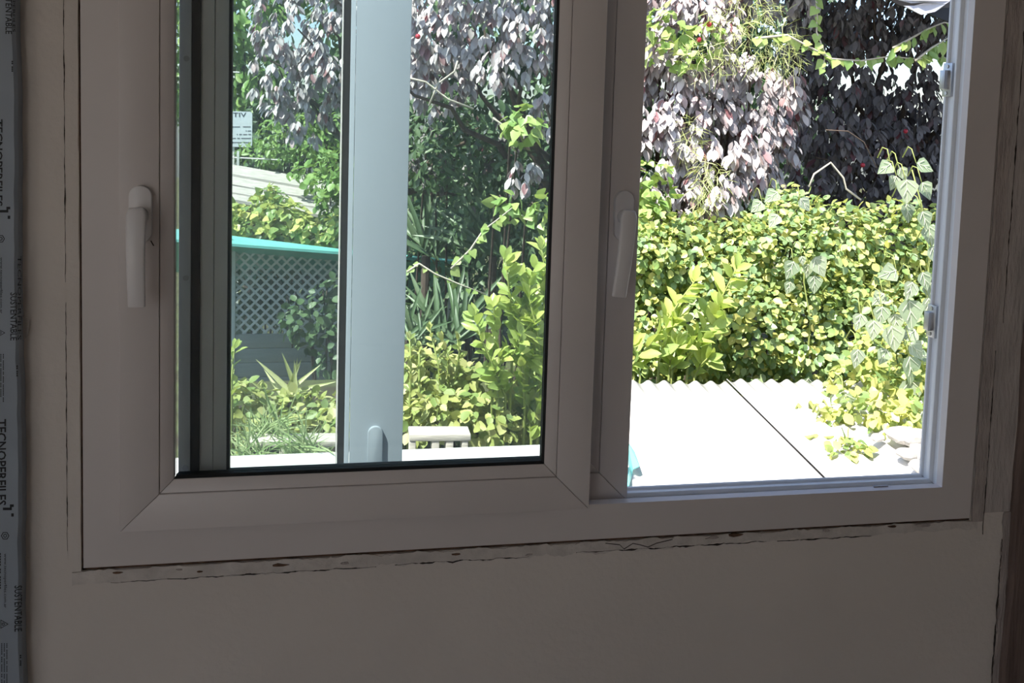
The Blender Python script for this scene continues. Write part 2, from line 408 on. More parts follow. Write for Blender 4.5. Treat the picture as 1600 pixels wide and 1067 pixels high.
# left wall with a doorway, back wall with a wide opening: the room's other daylight
b = MB()
b.box((XL-.2, YB, 0), (XL, -3.1, ZC)); b.box((XL-.2, -2.05, 0), (XL, 0, ZC)); b.box((XL-.2, -3.1, 2.1), (XL, -2.05, ZC))
tag(b.build('wall_left', M['plaster']), 'plain plastered side wall with an open doorway', 'wall', kind='structure')
b = MB()
b.box((XL-.2, YB-.2, 0), (-3.3, YB, ZC)); b.box((-1.75, YB-.2, 0), (XR+.2, YB, ZC)); b.box((-3.3, YB-.2, 2.3), (-1.75, YB, ZC))
tag(b.build('wall_back', M['plaster']), 'plain plastered wall with a wide patio opening', 'wall', kind='structure')

# ---- patched plaster round the frame, gap, cracks: parts of the wall
def jag_strip(name, a, bnd, w0, w1, mat, y=-.0018, horiz=True, n=70, j0=.002, j1=.002, seed=0, thick=.0016, taper=False):
    """ribbon along a line with ragged edges, a real thin slab; a..bnd along the line, w0..w1 across"""
    rr = random.Random(seed); v = []; f = []
    for i in range(n+1):
        s = a+(bnd-a)*i/n
        lo = w0+rr.uniform(-j0, j0)+j0*math.sin(i*.7+seed); hi = w1+rr.uniform(-j1, j1)+j1*math.sin(i*.45+seed)
        if taper:
            k = min(1, 4*min(i, n-i)/n+.1); m_ = (lo+hi)/2; lo = m_+(lo-m_)*k; hi = m_+(hi-m_)*k
        if hi < lo+.0002: hi = lo+.0002
        for (q, yy) in ((lo, y), (hi, y), (hi, y+thick), (lo, y+thick)):
            v.append((s, yy, q) if horiz else (q, yy, s))
    for i in range(n):
        for k in range(4):
            f.append((i*4+k, i*4+(k+1) % 4, i*4+4+(k+1) % 4, i*4+4+k))
    f += [(0, 1, 2, 3), (4*n+3, 4*n+2, 4*n+1, 4*n)]
    bb = MB(); bb.add(v, f); return bb.build(name, mat, wall)
jag_strip('gap_filler', WX0-.003, WX1+.003, HZ0-.001, WZ0+.001, M['brown'], y=.004, n=120, seed=3, j0=.001, j1=.0006, thick=.02)
jag_strip('gap_filler', HZ0, HZ1, HX0-.001, WX0+.001, M['brown'], y=.004, horiz=False, seed=4, j0=.0006, j1=.0003, thick=.02)
jag_strip('gap_filler', HZ0, HZ1, WX1-.001, HX1+.001, M['brown'], y=.004, horiz=False, seed=5, j0=.0006, j1=.0008, thick=.02)
jag_strip('plaster_patch', -.405, -.02, .8665, HZ0+.0005, M['patch'], n=60, seed=11, j0=.0015, j1=.0012)
jag_strip('plaster_patch', -.02, .55, .8680, HZ0+.0005, M['patch'], n=80, seed=12, j0=.0022, j1=.0016)
jag_strip('plaster_patch', .55, 1.13, .8720, HZ0+.0012, M['patch'], n=80, seed=13, j0=.0015, j1=.0014)
jag_strip('plaster_patch', .887, 2.15, -.4110, HX0-.0002, M['plaster'], y=-.0016, horiz=False, n=120, seed=14, j0=.0012, j1=.0003)
jag_strip('rough_edge', .885, 2.15, HX1+.0002, 1.140, M['oldpaint'], y=-.003, horiz=False, n=120, seed=15, j0=.0008, j1=.0008, thick=.0028)
jag_strip('crack', .92, 1.30, -.4114, -.4109, M['crack'], y=-.0021, horiz=False, n=70, seed=21, j0=.0003, j1=.0003, taper=True)
jag_strip('crack', 1.33, 1.80, -.4114, -.4109, M['crack'], y=-.0021, horiz=False, n=80, seed=22, j0=.0003, j1=.0003, taper=True)
jag_strip('crack', -.35, .05, .8660, .8664, M['crack'], y=-.0022, n=70, seed=23, j0=.001, j1=.0006, taper=True)
jag_strip('crack', .08, .30, .8676, .8681, M['crack'], y=-.0022, n=40, seed=24, j0=.0014, j1=.0008, taper=True)
jag_strip('crack', .38, .72, .8700, .8707, M['crack'], y=-.0022, n=60, seed=25, j0=.0012, j1=.0008, taper=True)
jag_strip('crack', .74, .92, .8690, .8694, M['crack'], y=-.0022, n=40, seed=26, j0=.0006, j1=.0006, taper=True)
jag_strip('crack', .86, 1.2, 1.1400, 1.1408, M['crack'], y=-.0034, horiz=False, n=60, seed=27, j0=.0006, j1=.0005, taper=True)
jag_strip('crack', 1.25, 1.95, 1.1520, 1.1528, M['crack'], y=-.0022, horiz=False, n=90, seed=28, j0=.0010, j1=.0006, taper=True)
# zig-zag flake crack and chips of loose plaster under the sill
b = MB(); zz = [(.43, .884), (.455, .880), (.463, .872), (.478, .881), (.490, .878), (.505, .873), (.52, .879), (.548, .884)]
for (x0, z0), (x1, z1) in zip(zz[:-1], zz[1:]):
    b.hexa([(x0, -.0024, z0-.0006), (x1, -.0024, z1-.0006), (x1, -.0014, z1-.0006), (x0, -.0014, z0-.0006), (x0, -.0024, z0+.0006), (x1, -.0024, z1+.0006), (x1, -.0014, z1+.0006), (x0, -.0014, z0+.0006)])
b.build('crack', M['crack'], wall)
for k, (x, z, s) in enumerate([(-.34, .882, .006), (-.25, .881, .005), (-.1, .879, .010), (.0, .876, .008), (.18, .880, .007), (.62, .883, .010), (.66, .886, .012), (.83, .884, .009), (.96, .885, .008), (1.02, .884, .014), (-.22, .876, .004), (.3, .872, .006)]):
    rr = random.Random(k); n = 7
    poly = [(x+s*rr.uniform(.6, 1.5)*math.cos(6.283*i/n), z+s*.35*rr.uniform(.5, 1)*math.sin(6.283*i/n)) for i in range(n)]
    b = MB(); b.prism(poly, -.0034, -.0012); b.build('plaster_chip', M['brown'] if k % 2 == 0 else M['oldpaint'], wall)
# rough plaster return and dark timber post at the right edge of the picture
b = MB(); rr = random.Random(9); n = 60; v = []; f = []
for i in range(n+1):
    z = ZC*i/n; e = 1.196+rr.uniform(-.0015, .0015)+.0015*math.sin(i*.8)
    if z > .87: e -= .0
    v += [(e, -.006, z), (e+.004, -.016, z), (1.30, -.016, z), (1.30, .0, z), (e, 0, z)]
for i in range(n):
    for k in range(5): f.append((i*5+k, i*5+(k+1) % 5, i*5+5+(k+1) % 5, i*5+5+k))
b.add(v, f); tag(b.build('timber_post', M['timber']), 'dark rough timber post at the right edge of the wall', 'post')
jag_strip('rough_edge', .30, .90, 1.183, 1.197, M['oldpaint'], y=-.004, horiz=False, n=90, seed=31, j0=.0016, j1=.001, thick=.0038)
jag_strip('crack', .45, .85, 1.1800, 1.1812, M['crack'], y=-.0046, horiz=False, n=60, seed=32, j0=.0009, j1=.0005, taper=True)
jag_strip('rough_edge', .90, 2.2, 1.1405, 1.194, M['oldpaint2'], y=-.0014, horiz=False, n=90, seed=33, j0=.0005, j1=.0008, thick=.0012)

# ================================================================ THE WINDOW
win = empty('window_1', (WX0, 0, WZ0)); tag(win, 'white sliding window with two handled sashes, right half open', 'window', kind='structure')
def ring(names, x0, x1, z0, z1, wd, ya, yi, yb, mat, parent, gap=.0005, bevel=.0008):
    """four mitred members; ya = face depth at the outer edge, yi at the inner edge, yb = back"""
    g = gap
    def member(o0, o1, i1, i0):
        bb = MB()
        bb.add([(o0[0], ya, o0[1]), (o1[0], ya, o1[1]), (i1[0], yi, i1[1]), (i0[0], yi, i0[1]), (o0[0], yb, o0[1]), (o1[0], yb, o1[1]), (i1[0], yb, i1[1]), (i0[0], yb, i0[1])],
               [(0, 1, 2, 3), (7, 6, 5, 4), (0, 4, 5, 1), (1, 5, 6, 2), (2, 6, 7, 3), (3, 7, 4, 0)])
        return bb
    a, c = x0, x1; e, h = z0, z1; w_ = wd
    mem = [((a+g, e), (c-g, e), (c-w_-g, e+w_), (a+w_+g, e+w_), names[1]),
           ((c, e+g), (c, h-g), (c-w_, h-w_-g), (c-w_, e+w_+g), names[0]),
           ((c-g, h), (a+g, h), (a+w_+g, h-w_), (c-w_-g, h-w_), names[1]),
           ((a, h-g), (a, e+g), (a+w_, e+w_+g), (a+w_, h-w_-g), names[0])]
    return [member(*m_[:4]).build(m_[4], mat, parent, bevel=bevel, seg=2) for m_ in mem]
# outer frame: inner flange, then two stepped tracks behind it
ofr = empty('outer_frame', (0, 0, 0), win)
ring(('jamb', 'frame_rail'), WX0, WX1, WZ0, WZ1, .0600, -.004, -.004, .012, M['pvc'], ofr, gap=0, bevel=0)
ring(('track_lip', 'track_lip'), WX0+.002, WX1-.002, WZ0+.002, WZ1-.002, .0500, .012, .012, .034, M['pvc_out'], ofr, gap=0)
ring(('track_lip', 'track_lip'), WX0+.003, WX1-.003, WZ0+.003, WZ1-.003, .0565, .034, .034, .040, M['pvc_out'], ofr, gap=0, bevel=.0015)
ring(('outer_flange', 'outer_flange'), WX0+.004, WX1-.004, WZ0+.004, WZ1-.004, .0480, .040, .040, .062, M['pvc_out'], ofr, gap=0)
ring(('outer_flange', 'outer_flange'), WX0+.004, WX1-.004, WZ0+.004, WZ1-.004, .0530, .062, .062, .068, M['pvc_out'], ofr, gap=0, bevel=.0015)
# keepers on the open jamb, small label on the sill track
for z in (1.6808, 1.2407):
    k = empty('lock_keeper', (0, 0, 0), win)
    b = MB(); b.box((1.0515, .046, z-.030), (1.0572, .070, z+.030)); b.build('plate', M['metal'], k, bevel=.0008)
    b = MB(); b.box((1.0420, .052, z-.017), (1.0525, .066, z+.017)); b.build('catch', M['metal'], k, bevel=.001)
    for zz_ in (z+.024, z-.024):
        b = MB(); b.tube([(1.0500, .058, zz_), (1.0520, .058, zz_)], .0035, 10); b.build('screw', M['metal'], k)
b = MB(); q = at(1376, 757, .010); b.box((q[0]-.014, .0085, .9500), (q[0]+.014, .0115, .9555)); b.build('profile_label', M['plastic'], win)

def sash(name, x0, x1, z0, z1, yf, th, mat, parent, bead_first=.056, bead_w=.019, gasket=.004, spacer=False):
    s = empty(name, (0, 0, 0), parent)
    ring(('stile', 'rail'), x0, x1, z0, z1, bead_first, yf, yf, yf+th, mat, s, gap=.0004, bevel=.0014)
    g0 = bead_first+.0009
    ring(('glazing_bead', 'glazing_bead'), x0+g0, x1-g0, z0+g0, z1-g0, bead_w, yf+.0012, yf+.0075, yf+th*.5, mat, s, gap=.0004, bevel=.0012)
    g1 = g0+bead_w
    ring(('gasket', 'gasket'), x0+g1, x1-g1, z0+g1, z1-g1, gasket, yf+.0085, yf+.012, yf+.022, M['rubber'], s, gap=0, bevel=0)
    g2 = g1+gasket*.3
    b = MB(); b.box((x0+g2, yf+.0180, z0+g2), (x1-g2, yf+.0225, z1-g2)); b.build('glass_pane', M['glass'], s)
    # far sides: outer gasket and lip of the sash behind the glass
    ring(('gasket', 'gasket'), x0+g1, x1-g1, z0+g1, z1-g1, gasket, yf+.0235, yf+.0235, yf+.027, M['rubber'], s, gap=0, bevel=0)
    if spacer:
        g3 = g1+gasket+.0005; ring(('spacer', 'spacer'), x0+g3, x1-g3, z0+g3, z1-g3, .004, yf+.010, yf+.010, yf+.0175, M['ledge'], s, gap=0, bevel=0)
    return s
SZ1 = 2.075
s1 = sash('sash', -.3330, .3943, .9523, SZ1, -.018, .046, M['pvc'], win)
for o_ in [c_ for c_ in s1.children if c_.name.startswith('gasket')][3::4]: bpy.data.objects.remove(o_)
s2 = sash('sash', -.2580, .4757, .9405, 2.085, .031, .030, M['pvc'], win, bead_first=.0510)
# screwed interlock strip and brush seal on the sliding sash's meeting stile
b = MB(); b.box((-.2577, .0275, .944), (-.2400, .0312, 2.08)); il = b.build('interlock_strip', M['pvc_out'], s2, bevel=.001)  # lighter PVC stands in for light from outside
for z in (1.03, 1.33, 1.665, 1.95):
    b = MB(); b.tube([(-.2470, .0268, z), (-.2470, .0278, z)], .0045, 12); b.build('screw', M['metal'], s2)
b = MB(); b.box((-.2395, .0260, .944), (-.2265, .0312, 2.08)); b.build('brush_seal', M['rubber'], s2)

def handle(parent, x, z, yf, tilt):
    h = empty('handle', (0, 0, 0), parent)
    def pill(cx, cz, hw, hh, n=12):
        pts = []
        for k in range(n+1): a = math.pi*k/n; pts.append((cx+hw*math.cos(a), cz+hh-hw+hw*math.sin(a)))
        for k in range(n+1): a = math.pi+math.pi*k/n; pts.append((cx+hw*math.cos(a), cz-hh+hw+hw*math.sin(a)))
        return pts
    # rosette + neck + flattened lever in one casting
    bb = MB(); bb.prism(pill(x, z, .0160, .0420), yf-.010, yf+.0005)
    bb.tube([(x, yf-.009, z-.001), (x, yf-.030, z-.001)], [.0125, .0115], 14)
    b_ = math.radians(tilt); n = 14; v = []; f = []
    for i in range(n+1):
        t = i/n; L_ = -.012+.142*t
        hw = .0142-.0020*t if t > .06 else .0105
        th = .0058-.0018*t
        yc = yf-.031-.014*math.sin(min(1, t*1.6)*math.pi/2)+.004*t
        cx_ = x+math.sin(b_)*L_; cz_ = z-math.cos(b_)*L_
        for k in range(12):
            a = 2*math.pi*k/12; ca, sa = math.cos(a), math.sin(a)
            ex = math.copysign(abs(ca)**.6, ca)*hw; ey = math.copysign(abs(sa)**.6, sa)*th
            v.append((cx_+ex*math.cos(b_), yc+ey, cz_+ex*math.sin(b_)))
    for i in range(n):
        for k in range(12): f.append((i*12+k, i*12+(k+1) % 12, i*12+12+(k+1) % 12, i*12+12+k))
    f += [tuple(range(11, -1, -1)), tuple(n*12+k for k in range(12))]
    bb.add(v, f)
    o = bb.build('handle', M['handle'], parent, bevel=.0012, seg=2)
    bpy.data.objects.remove(h)
    return o
handle(s1, -.3015, 1.4345, -.018, 1.0)
handle(s2, .4475, 1.4330, .031, -6.0)
b = MB(); b.tube([(-.2885, -.0185, 1.3945), (-.2860, -.0188, 1.3900), (-.2845, -.0185, 1.3870)], .0008, 6); b.build('scuff', M['crack'], s1)

# spare sash standing in the outer reveal, seen through both panes
b = MB(); b.box((WX0-.02, .100, .80), (WX1+.02, .150, WZ0-.030)); tag(b.build('window_sill', M['ledge']), 'outer rendered window sill under the frame', 'sill', kind='structure')
DY = .95
dx0, dx1 = at(543, 360, DY)[0], at(636, 360, DY)[0]
s3 = sash('door_leaf', dx1-.86, dx1, -.245, 2.10, DY, .060, M['doorpvc'], None, bead_first=dx1-dx0-.014, bead_w=.013, gasket=.018, spacer=True)
tag(s3, 'pale blue-grey glazed door leaf standing outside behind the sliding panes', 'door leaf')
b = MB()
q = at(586, 690, DY); hx, hz = q[0], q[2]-.03
pts = [(hx+.0200*math.cos(a), hz+.055+.0200*math.sin(a)) for a in np.linspace(0, math.pi, 13)]+[(hx-.020, hz-.10), (hx+.020, hz-.10)]
b.prism(pts, DY-.012, DY+.0005); b.build('handle_plate', M['doorpvc'], s3, bevel=.003)

# ================================================================ FILM-WRAPPED PROFILE AT THE LEFT EDGE
fp = empty('film_wrapped_profile', (-.60, -.03, 0)); tag(fp, 'upright profile wrapped in blue-grey printed protective film beside the wall', 'door frame')
b = MB(); rr = random.Random(2); v = []; f = []; n = 90
for i in range(n+1):
    z = 2.44*i/n; e = -.4690+rr.uniform(-.0010, .0010)+.0010*math.sin(i*.35)
    v += [(-.62, -.022, z), (e-.004, -.022, z), (e, -.018, z), (e, 0, z), (-.62, 0, z)]
for i in range(n):
    for k in range(5): f.append((i*5+k, i*5+(k+1) % 5, i*5+5+(k+1) % 5, i*5+5+k))
b.add(v, f); film = b.build('film', M['film'], fp)
def text_mesh(body, size, bold=0.0, spacing=1.0):
    cu = bpy.data.curves.new('t', 'FONT'); cu.body = body; cu.size = size; cu.offset = bold; cu.space_character = spacing; cu.resolution_u = 2
    o = bpy.data.objects.new('t', cu); C.objects.link(o)
    dg = bpy.context.evaluated_depsgraph_get()
    me = bpy.data.meshes.new_from_object(o.evaluated_get(dg), depsgraph=dg)
    bpy.data.objects.remove(o); bpy.data.curves.remove(cu)
    return me
def film_text(body, px, py0, py1, capx, bold=0.0, yy=-.0224):
    """printed line reading downwards: left baseline side at px, from py0 to py1"""
    me = text_mesh(body, 1.0, bold)
    xs = [v.co.x for v in me.vertices]; ys = [v.co.y for v in me.vertices]
    w_ = max(xs)-min(xs); h_ = max(ys)-min(ys)
    A = at(px, py0, yy); B = at(px, py1, yy); Ls = A[2]-B[2]
    capw = capx*.001
    off = wloc(fp)
    for v in me.vertices:
        u = (v.co.x-min(xs))/w_; k = (v.co.y-min(ys))/h_
        x = A[0]+(B[0]-A[0])*u+k*capw; z = A[2]-u*Ls
        v.co = (x-off.x, yy-off.y, z-off.z)
    me.materials.clear(); me.materials.append(M['ink'])
    o = bpy.data.objects.new('printed_text', me); C.objects.link(o); o.parent = film
for (t_, px, y0, y1, cw, bo) in [
    ('SUSTENTABLE', 8.5, -22, 53, 8.5, .012), ('SUSTENTABLE', 16, 457, 532, 9, .012), ('SUSTENTABLE', 22.5, 915, 987, 10.5, .012),
    ('TECNOPERFILES', -8, 186, 322, 10, .02), ('TECNOPERFILES', -5.5, 655, 790, 13, .02), ('TECNOPERFILES', 27.5, 400, 531, 5.0, .01),
    ('TECNOPERFILES', 19.5, -45, 50, 3.6, .008),
    ('www.tecnoperfiles.com.ar', -1, 402, 490, 4.5, .004), ('www.tecnoperfiles.com.ar', 5, 865, 950, 5, .004), ('----- -- -----', -1, 864, 920, 2.0, 0),
    ('--- ------ -- ---- ------- ---', 4.5, 553, 628, 1.3, 0), ('----- -- -------- --- -----', 0.5, 553, 620, 1.3, 0),
    ('--- ------ -- ---- ------- ---', 10, 1005, 1080, 1.3, 0), ('----- -- -------- --- -----', 6, 1005, 1076, 1.3, 0), ('------ --- ---- -- ---', 2, 1005, 1070, 1.3, 0),
    ('-- ---', 18, 95, 112, 2.0, 0), ('-- ---', 25.5, 571, 588, 2.0, 0), ('-- ---', 31, 1023, 1040, 2.0, 0)]:
    film_text(t_, px, y0, y1, cw, bo)
def film_poly(name, polys, px, py, yy=-.0224):
    """flat printed mark; polys in pixels relative to (px, py)"""
    b = MB()
    for pl in polys:
        v = [tuple(at(px+x, py+y, yy)) for x, y in pl]; b.add(v, [tuple(range(len(v)))])
    o = b.build(name, M['ink'], fp, fix=False); o.parent = film; return o
logo = [[(0, 9), (0, 5), (11, 5), (11, 0), (17, 0), (17, 4), (14, 4), (14, 9)], [(13, 14), (17, 14), (17, 19), (13, 19)]]
film_poly('printed_logo', logo, -1, 323); film_poly('printed_logo', logo, 4.5, 788)
def ringpoly(c, r0, r1, n, rot=0):
    out_ = []
    for k in range(n):
        a0 = rot+2*math.pi*k/n; a1 = rot+2*math.pi*(k+1)/n
        out_.append([(c[0]+r0*math.cos(a0), c[1]+r0*math.sin(a0)), (c[0]+r1*math.cos(a0), c[1]+r1*math.sin(a0)), (c[0]+r1*math.cos(a1), c[1]+r1*math.sin(a1)), (c[0]+r0*math.cos(a1), c[1]+r0*math.sin(a1))])
    return out_
for (px, py) in ((1, 373), (8, 837)): film_poly('printed_icon', ringpoly((0, 0), 5.2, 6.6, 6)+ringpoly((0, 0), 1.8, 3.0, 10), px, py)
for (px, py) in ((0, 520), (5, 975)): film_poly('printed_icon', ringpoly((0, 0), 6.5, 8.3, 3, 0)+ringpoly((0, 0), 1.5, 2.6, 6), px, py)
# torn film scraps stuck to the wall
for k, pl in enumerate([[(33, 492), (40, 497), (47, 499), (47, 507), (43, 526), (36, 532), (34, 515)], [(33, 862), (38, 867), (45, 872), (42, 878), (35, 875)], [(24, 115), (31, 122), (26, 128)]]):
    b = MB(); v = [at(x, y, -.0040+.0012*(i % 2)) for i, (x, y) in enumerate(pl)]; v2 = [q+np.array([0, .0006, 0]) for q in v]; nn = len(v)
    b.add(v+v2, [tuple(range(nn)), tuple(range(2*nn-1, nn-1, -1))]+[(i, (i+1) % nn, nn+(i+1) % nn, nn+i) for i in range(nn)])
    b.build('torn_flap', M['patch'], fp)

# ================================================================ OUTSIDE: ground, shed roof, ledge
GZ = -1.25
b = MB(); b.box((-14, .2, GZ-.2), (22, 34, GZ)); tag(b.build('ground', M['soil']), 'dark garden soil below the planting', 'ground', kind='structure')
b = MB(); b.box((-14, -30, -.35), (22, -4.85, -.16)); tag(b.build('patio', M['wallout']), 'paved patio on the far side of the house', 'patio', kind='structure')
b = MB(); b.box((XL-8, -4.84, -.35), (XL-.25, 0, -.16)); tag(b.build('path', M['wallout']), 'paved path along the side of the house', 'path', kind='structure')
RZ = .30
A0 = at_z(1135, 598, RZ); A1 = at_z(1285, 748, RZ)
sd = unit(A0-A1); td = np.array([sd[1], -sd[0], 0])        # along the sheets, and across to the right
span = np.linalg.norm(A0-A1)
shed = empty('shed', (float(A1[0]), .6, GZ)); tag(shed, 'low outbuilding with a white corrugated roof below the window', 'shed')
PITCH_C = .078
def sheet(name, t0, t1, s0, s1, lift=0.0, seed=0):
    nx = int((t1-t0)/PITCH_C*8); ny = 5; v = []; f = []
    for j in range(ny+1):
        for i in range(nx+1):
            t = t0+(t1-t0)*i/nx; s = s0+(s1-s0)*j/ny
            p_ = A1+sd*s+td*t
            v.append((p_[0], p_[1], RZ+lift+.010*math.cos(2*math.pi*t/PITCH_C)))
    m_ = len(v); v += [(x, y, z-.006) for x, y, z in v]
    W_ = nx+1
    for j in range(ny):
        for i in range(nx):
            a = j*W_+i; f.append((a, a+1, a+W_+1, a+W_)); f.append((m_+a+W_, m_+a+W_+1, m_+a+1, m_+a))
    for i in range(nx):
        f.append((i+1, i, m_+i, m_+i+1)); a = ny*W_+i; f.append((a, a+1, m_+a+1, m_+a))
    for j in range(ny):
        a = j*W_; f.append((a, a+W_, m_+a+W_, m_+a)); a = j*W_+nx; f.append((a+W_, a, m_+a, m_+a+W_))
    bb = MB(); bb.add(v, f); return bb.build(name, M['fibro'], shed, smooth=True)
sheet('roof_sheet', -.78, -.004, -1.15, span-.0, 0)
sheet('roof_sheet', .006, 1.10, -1.15, span+.02, .006)
sheet('roof_sheet', 1.108, 2.2, -1.15, span-.01, .012)
b = MB(); lo = [A1+sd*-.8+td*-.74, A1+sd*-.8+td*2.1, A1+sd*(span-.12)+td*2.1, A1+sd*(span-.12)+td*-.74]
b.hexa([(p_[0], p_[1], GZ) for p_ in lo]+[(p_[0], p_[1], RZ-.03) for p_ in lo]); b.build('shed_wall', M['wallout'], shed)
# teal scrap on the roof
pl = [(968, 676), (980, 688), (992, 706), (999, 728), (989, 733), (987, 745), (983, 758), (968, 760), (974, 738), (983, 729), (977, 706)]
v = []
for i, (x, y) in enumerate(pl): v.append(at_z(x, y, RZ+.026+.014*math.sin(i*2.3)))
n = len(v); v2 = [p_-np.array([0, 0, .003]) for p_ in v]
b = MB(); b.add(v+v2, [tuple(range(n)), tuple(range(2*n-1, n-1, -1))]+[(i, (i+1) % n, n+(i+1) % n, n+i) for i in range(n)])
o = b.build('plastic_scrap', M['teal'], None); tag(o, 'crumpled teal plastic scrap lying on the white roof', 'scrap')
# stones and litter at the right end of the roof
for k, (px, py, r_, lab_) in enumerate([
        (1408, 690, .060, 'broad flat grey stone touching the front of the ivy clump'), (1428, 694, .065, 'largest rounded grey stone at the end of the white roof'),
        (1440, 714, .050, 'grey stone half hidden by the open window jamb'), (1416, 716, .040, 'medium grey stone lying in front of the broad flat stone'),
        (1436, 736, .040, 'grey stone closest to the sill on the white roof'), (1290, 640, .030, 'lone small grey stone beside the upper ivy sprig'),
        (1370, 688, .028, 'small grey stone between the ivy clump and the lower sprig')]):
    c = at_z(px, py, RZ+.03); rr = random.Random(k)
    bm = bmesh.new(); bmesh.ops.create_icosphere(bm, subdivisions=2, radius=r_)
    for v_ in bm.verts:
        v_.co *= 1+.22*math.sin(v_.co.x/r_*2.3+k)*math.cos(v_.co.y/r_*2.9+k*2)+rr.uniform(-.06, .06); v_.co.z *= .55
    me = bpy.data.meshes.new('stone'); bm.to_mesh(me); bm.free(); me.materials.append(M['stone'])
    o = bpy.data.objects.new('stone', me); C.objects.link(o); o.location = (float(c[0]), float(c[1]), RZ+.03+r_*.42); o.rotation_euler = (0, 0, k)
    tag(o, lab_, 'stone', 'loose stones on the roof')

# white ledge and low timber edging on the left, below the sill
LZ = .30
b = MB(); b.box((-3.2, .21, GZ), (.80, 1.55, -.25)); tag(b.build('terrace', M['ledge']), 'narrow pale paved terrace under the window', 'terrace', kind='structure')
q0 = at_z(640, 703, LZ); q1 = at_z(845, 692, LZ)
ledge_y = float((q0[1]+q1[1])/2)
b = MB(); b.box((-1.6, ledge_y-.30, GZ), (.92, ledge_y, LZ)); b.box((-1.6, ledge_y-.005, GZ), (.92, ledge_y+.06, LZ-.035))
tag(b.build('garden_wall', M['ledge'], bevel=.006), 'low white-topped garden wall below the left pane', 'wall', kind='structure')
def edging(label, px0, px1, py_top, Y, posts, hpx):
    A_ = at(px0, py_top, Y); B_ = at(px1, py_top, Y); r = empty('timber_edging', (float(A_[0]), Y, float(A_[2])-.25)); tag(r, label, 'edging', 'low timber edging')
    sc = ((A_-CAM)@AF)/F; h = hpx*sc
    bb = MB(); bb.hexa([(A_[0], Y, A_[2]-h), (B_[0], Y, B_[2]-h), (B_[0], Y+.10, B_[2]-h), (A_[0], Y+.10, A_[2]-h), (A_[0], Y, A_[2]), (B_[0], Y, B_[2]), (B_[0], Y+.10, B_[2]), (A_[0], Y+.10, A_[2])])
    bb.build('board', M['palewood'], r, bevel=.004)
    for (pa, pb) in posts:
        P0 = at(pa, py_top+hpx, Y-.002); P1 = at(pb, py_top+hpx, Y-.002)
        bb = MB(); bb.box((P0[0], Y+.004, LZ-.30), (P1[0], Y+.06, P0[2]+.002)); bb.build('stake', M['palewood'], r, bevel=.003)
edging('short pale timber edging board on stakes in front of the spiky grass', 384, 528, 690, ledge_y+.20, [(476, 488), (500, 513), (400, 411), (436, 448)], 9)
edging('pale timber board on short stakes in front of the bright shrub', 640, 736, 679, ledge_y+.16, [(640, 650), (675, 687), (697, 709), (722, 732)], 11)
b = MB(); b.box((-2.6, ledge_y+.06, GZ), (1.02, 4.25, -.12)); tag(b.build('planting_bank', M['soil']), 'raised soil bank behind the low wall', 'bank', kind='structure')

# ================================================================ left: lattice, boards, teal awning, timber roof, sign
LY = 6.1
lat = empty('lattice_screen', V3(at(440, 600, LY))); tag(lat, 'grey diagonal lattice screen on dark boards under the teal sheet', 'lattice screen')
xa = at(368, 450, LY)[0]; xb = at(620, 450, LY)[0]; zt = at(450, 392, LY)[2]; zb = at(450, 521, LY)[2]
def clip_slat(x0, z0, dx, dz):
    t0, t1 = -9, 9
    for (o_, d_, lo_, hi_) in ((x0, dx, xa, xb), (z0, dz, zb, zt)):
        a, c_ = (lo_-o_)/d_, (hi_-o_)/d_
        if a > c_: a, c_ = c_, a
        t0 = max(t0, a); t1 = min(t1, c_)
    return t0, t1
step = 15.5*7.5/F; hw = .0150
for sgn, yo in ((1, 0), (-1, .012)):
    k = 0; x = xa-(zt-zb) if sgn > 0 else xa
    dirx, dirz = (.7071*1.0, .7071*sgn)
    while x < xb+(zt-zb):
        t0, t1 = clip_slat(x, zb if sgn > 0 else zb, dirx if sgn > 0 else -.7071, .7071)
        if t1-t0 > .05:
            ddx = dirx if sgn > 0 else -.7071; ddz = .7071
            nx_, nz_ = -ddz, ddx
            p0 = (x+ddx*t0, zb+ddz*t0); p1 = (x+ddx*t1, zb+ddz*t1)
            bb = MB(); bb.prism([(p0[0]-nx_*hw*.6, p0[1]-nz_*hw*.6), (p1[0]-nx_*hw*.6, p1[1]-nz_*hw*.6), (p1[0]+nx_*hw*.6, p1[1]+nz_*hw*.6), (p0[0]+nx_*hw*.6, p0[1]+nz_*hw*.6)], LY+yo, LY+yo+.011)
            bb.build('slat', M['lattice'], lat)
        x += step
bb = MB(); bb.box((xa-.045, LY-.02, GZ), (xa, LY+.03, zt)); bb.build('post', M['lattice'], lat, bevel=.003)
bb = MB(); bb.box((xb, LY-.02, GZ), (xb+.05, LY+.03, zt)); bb.build('post', M['lattice'], lat, bevel=.003)
bh = (zb-(GZ))/8
for k in range(8):
    bb = MB(); bb.box((xa, LY-.012, zb-bh*(k+1)+.006), (xb, LY+.012, zb-bh*k)); bb.build('board', M['board'], lat, bevel=.003)
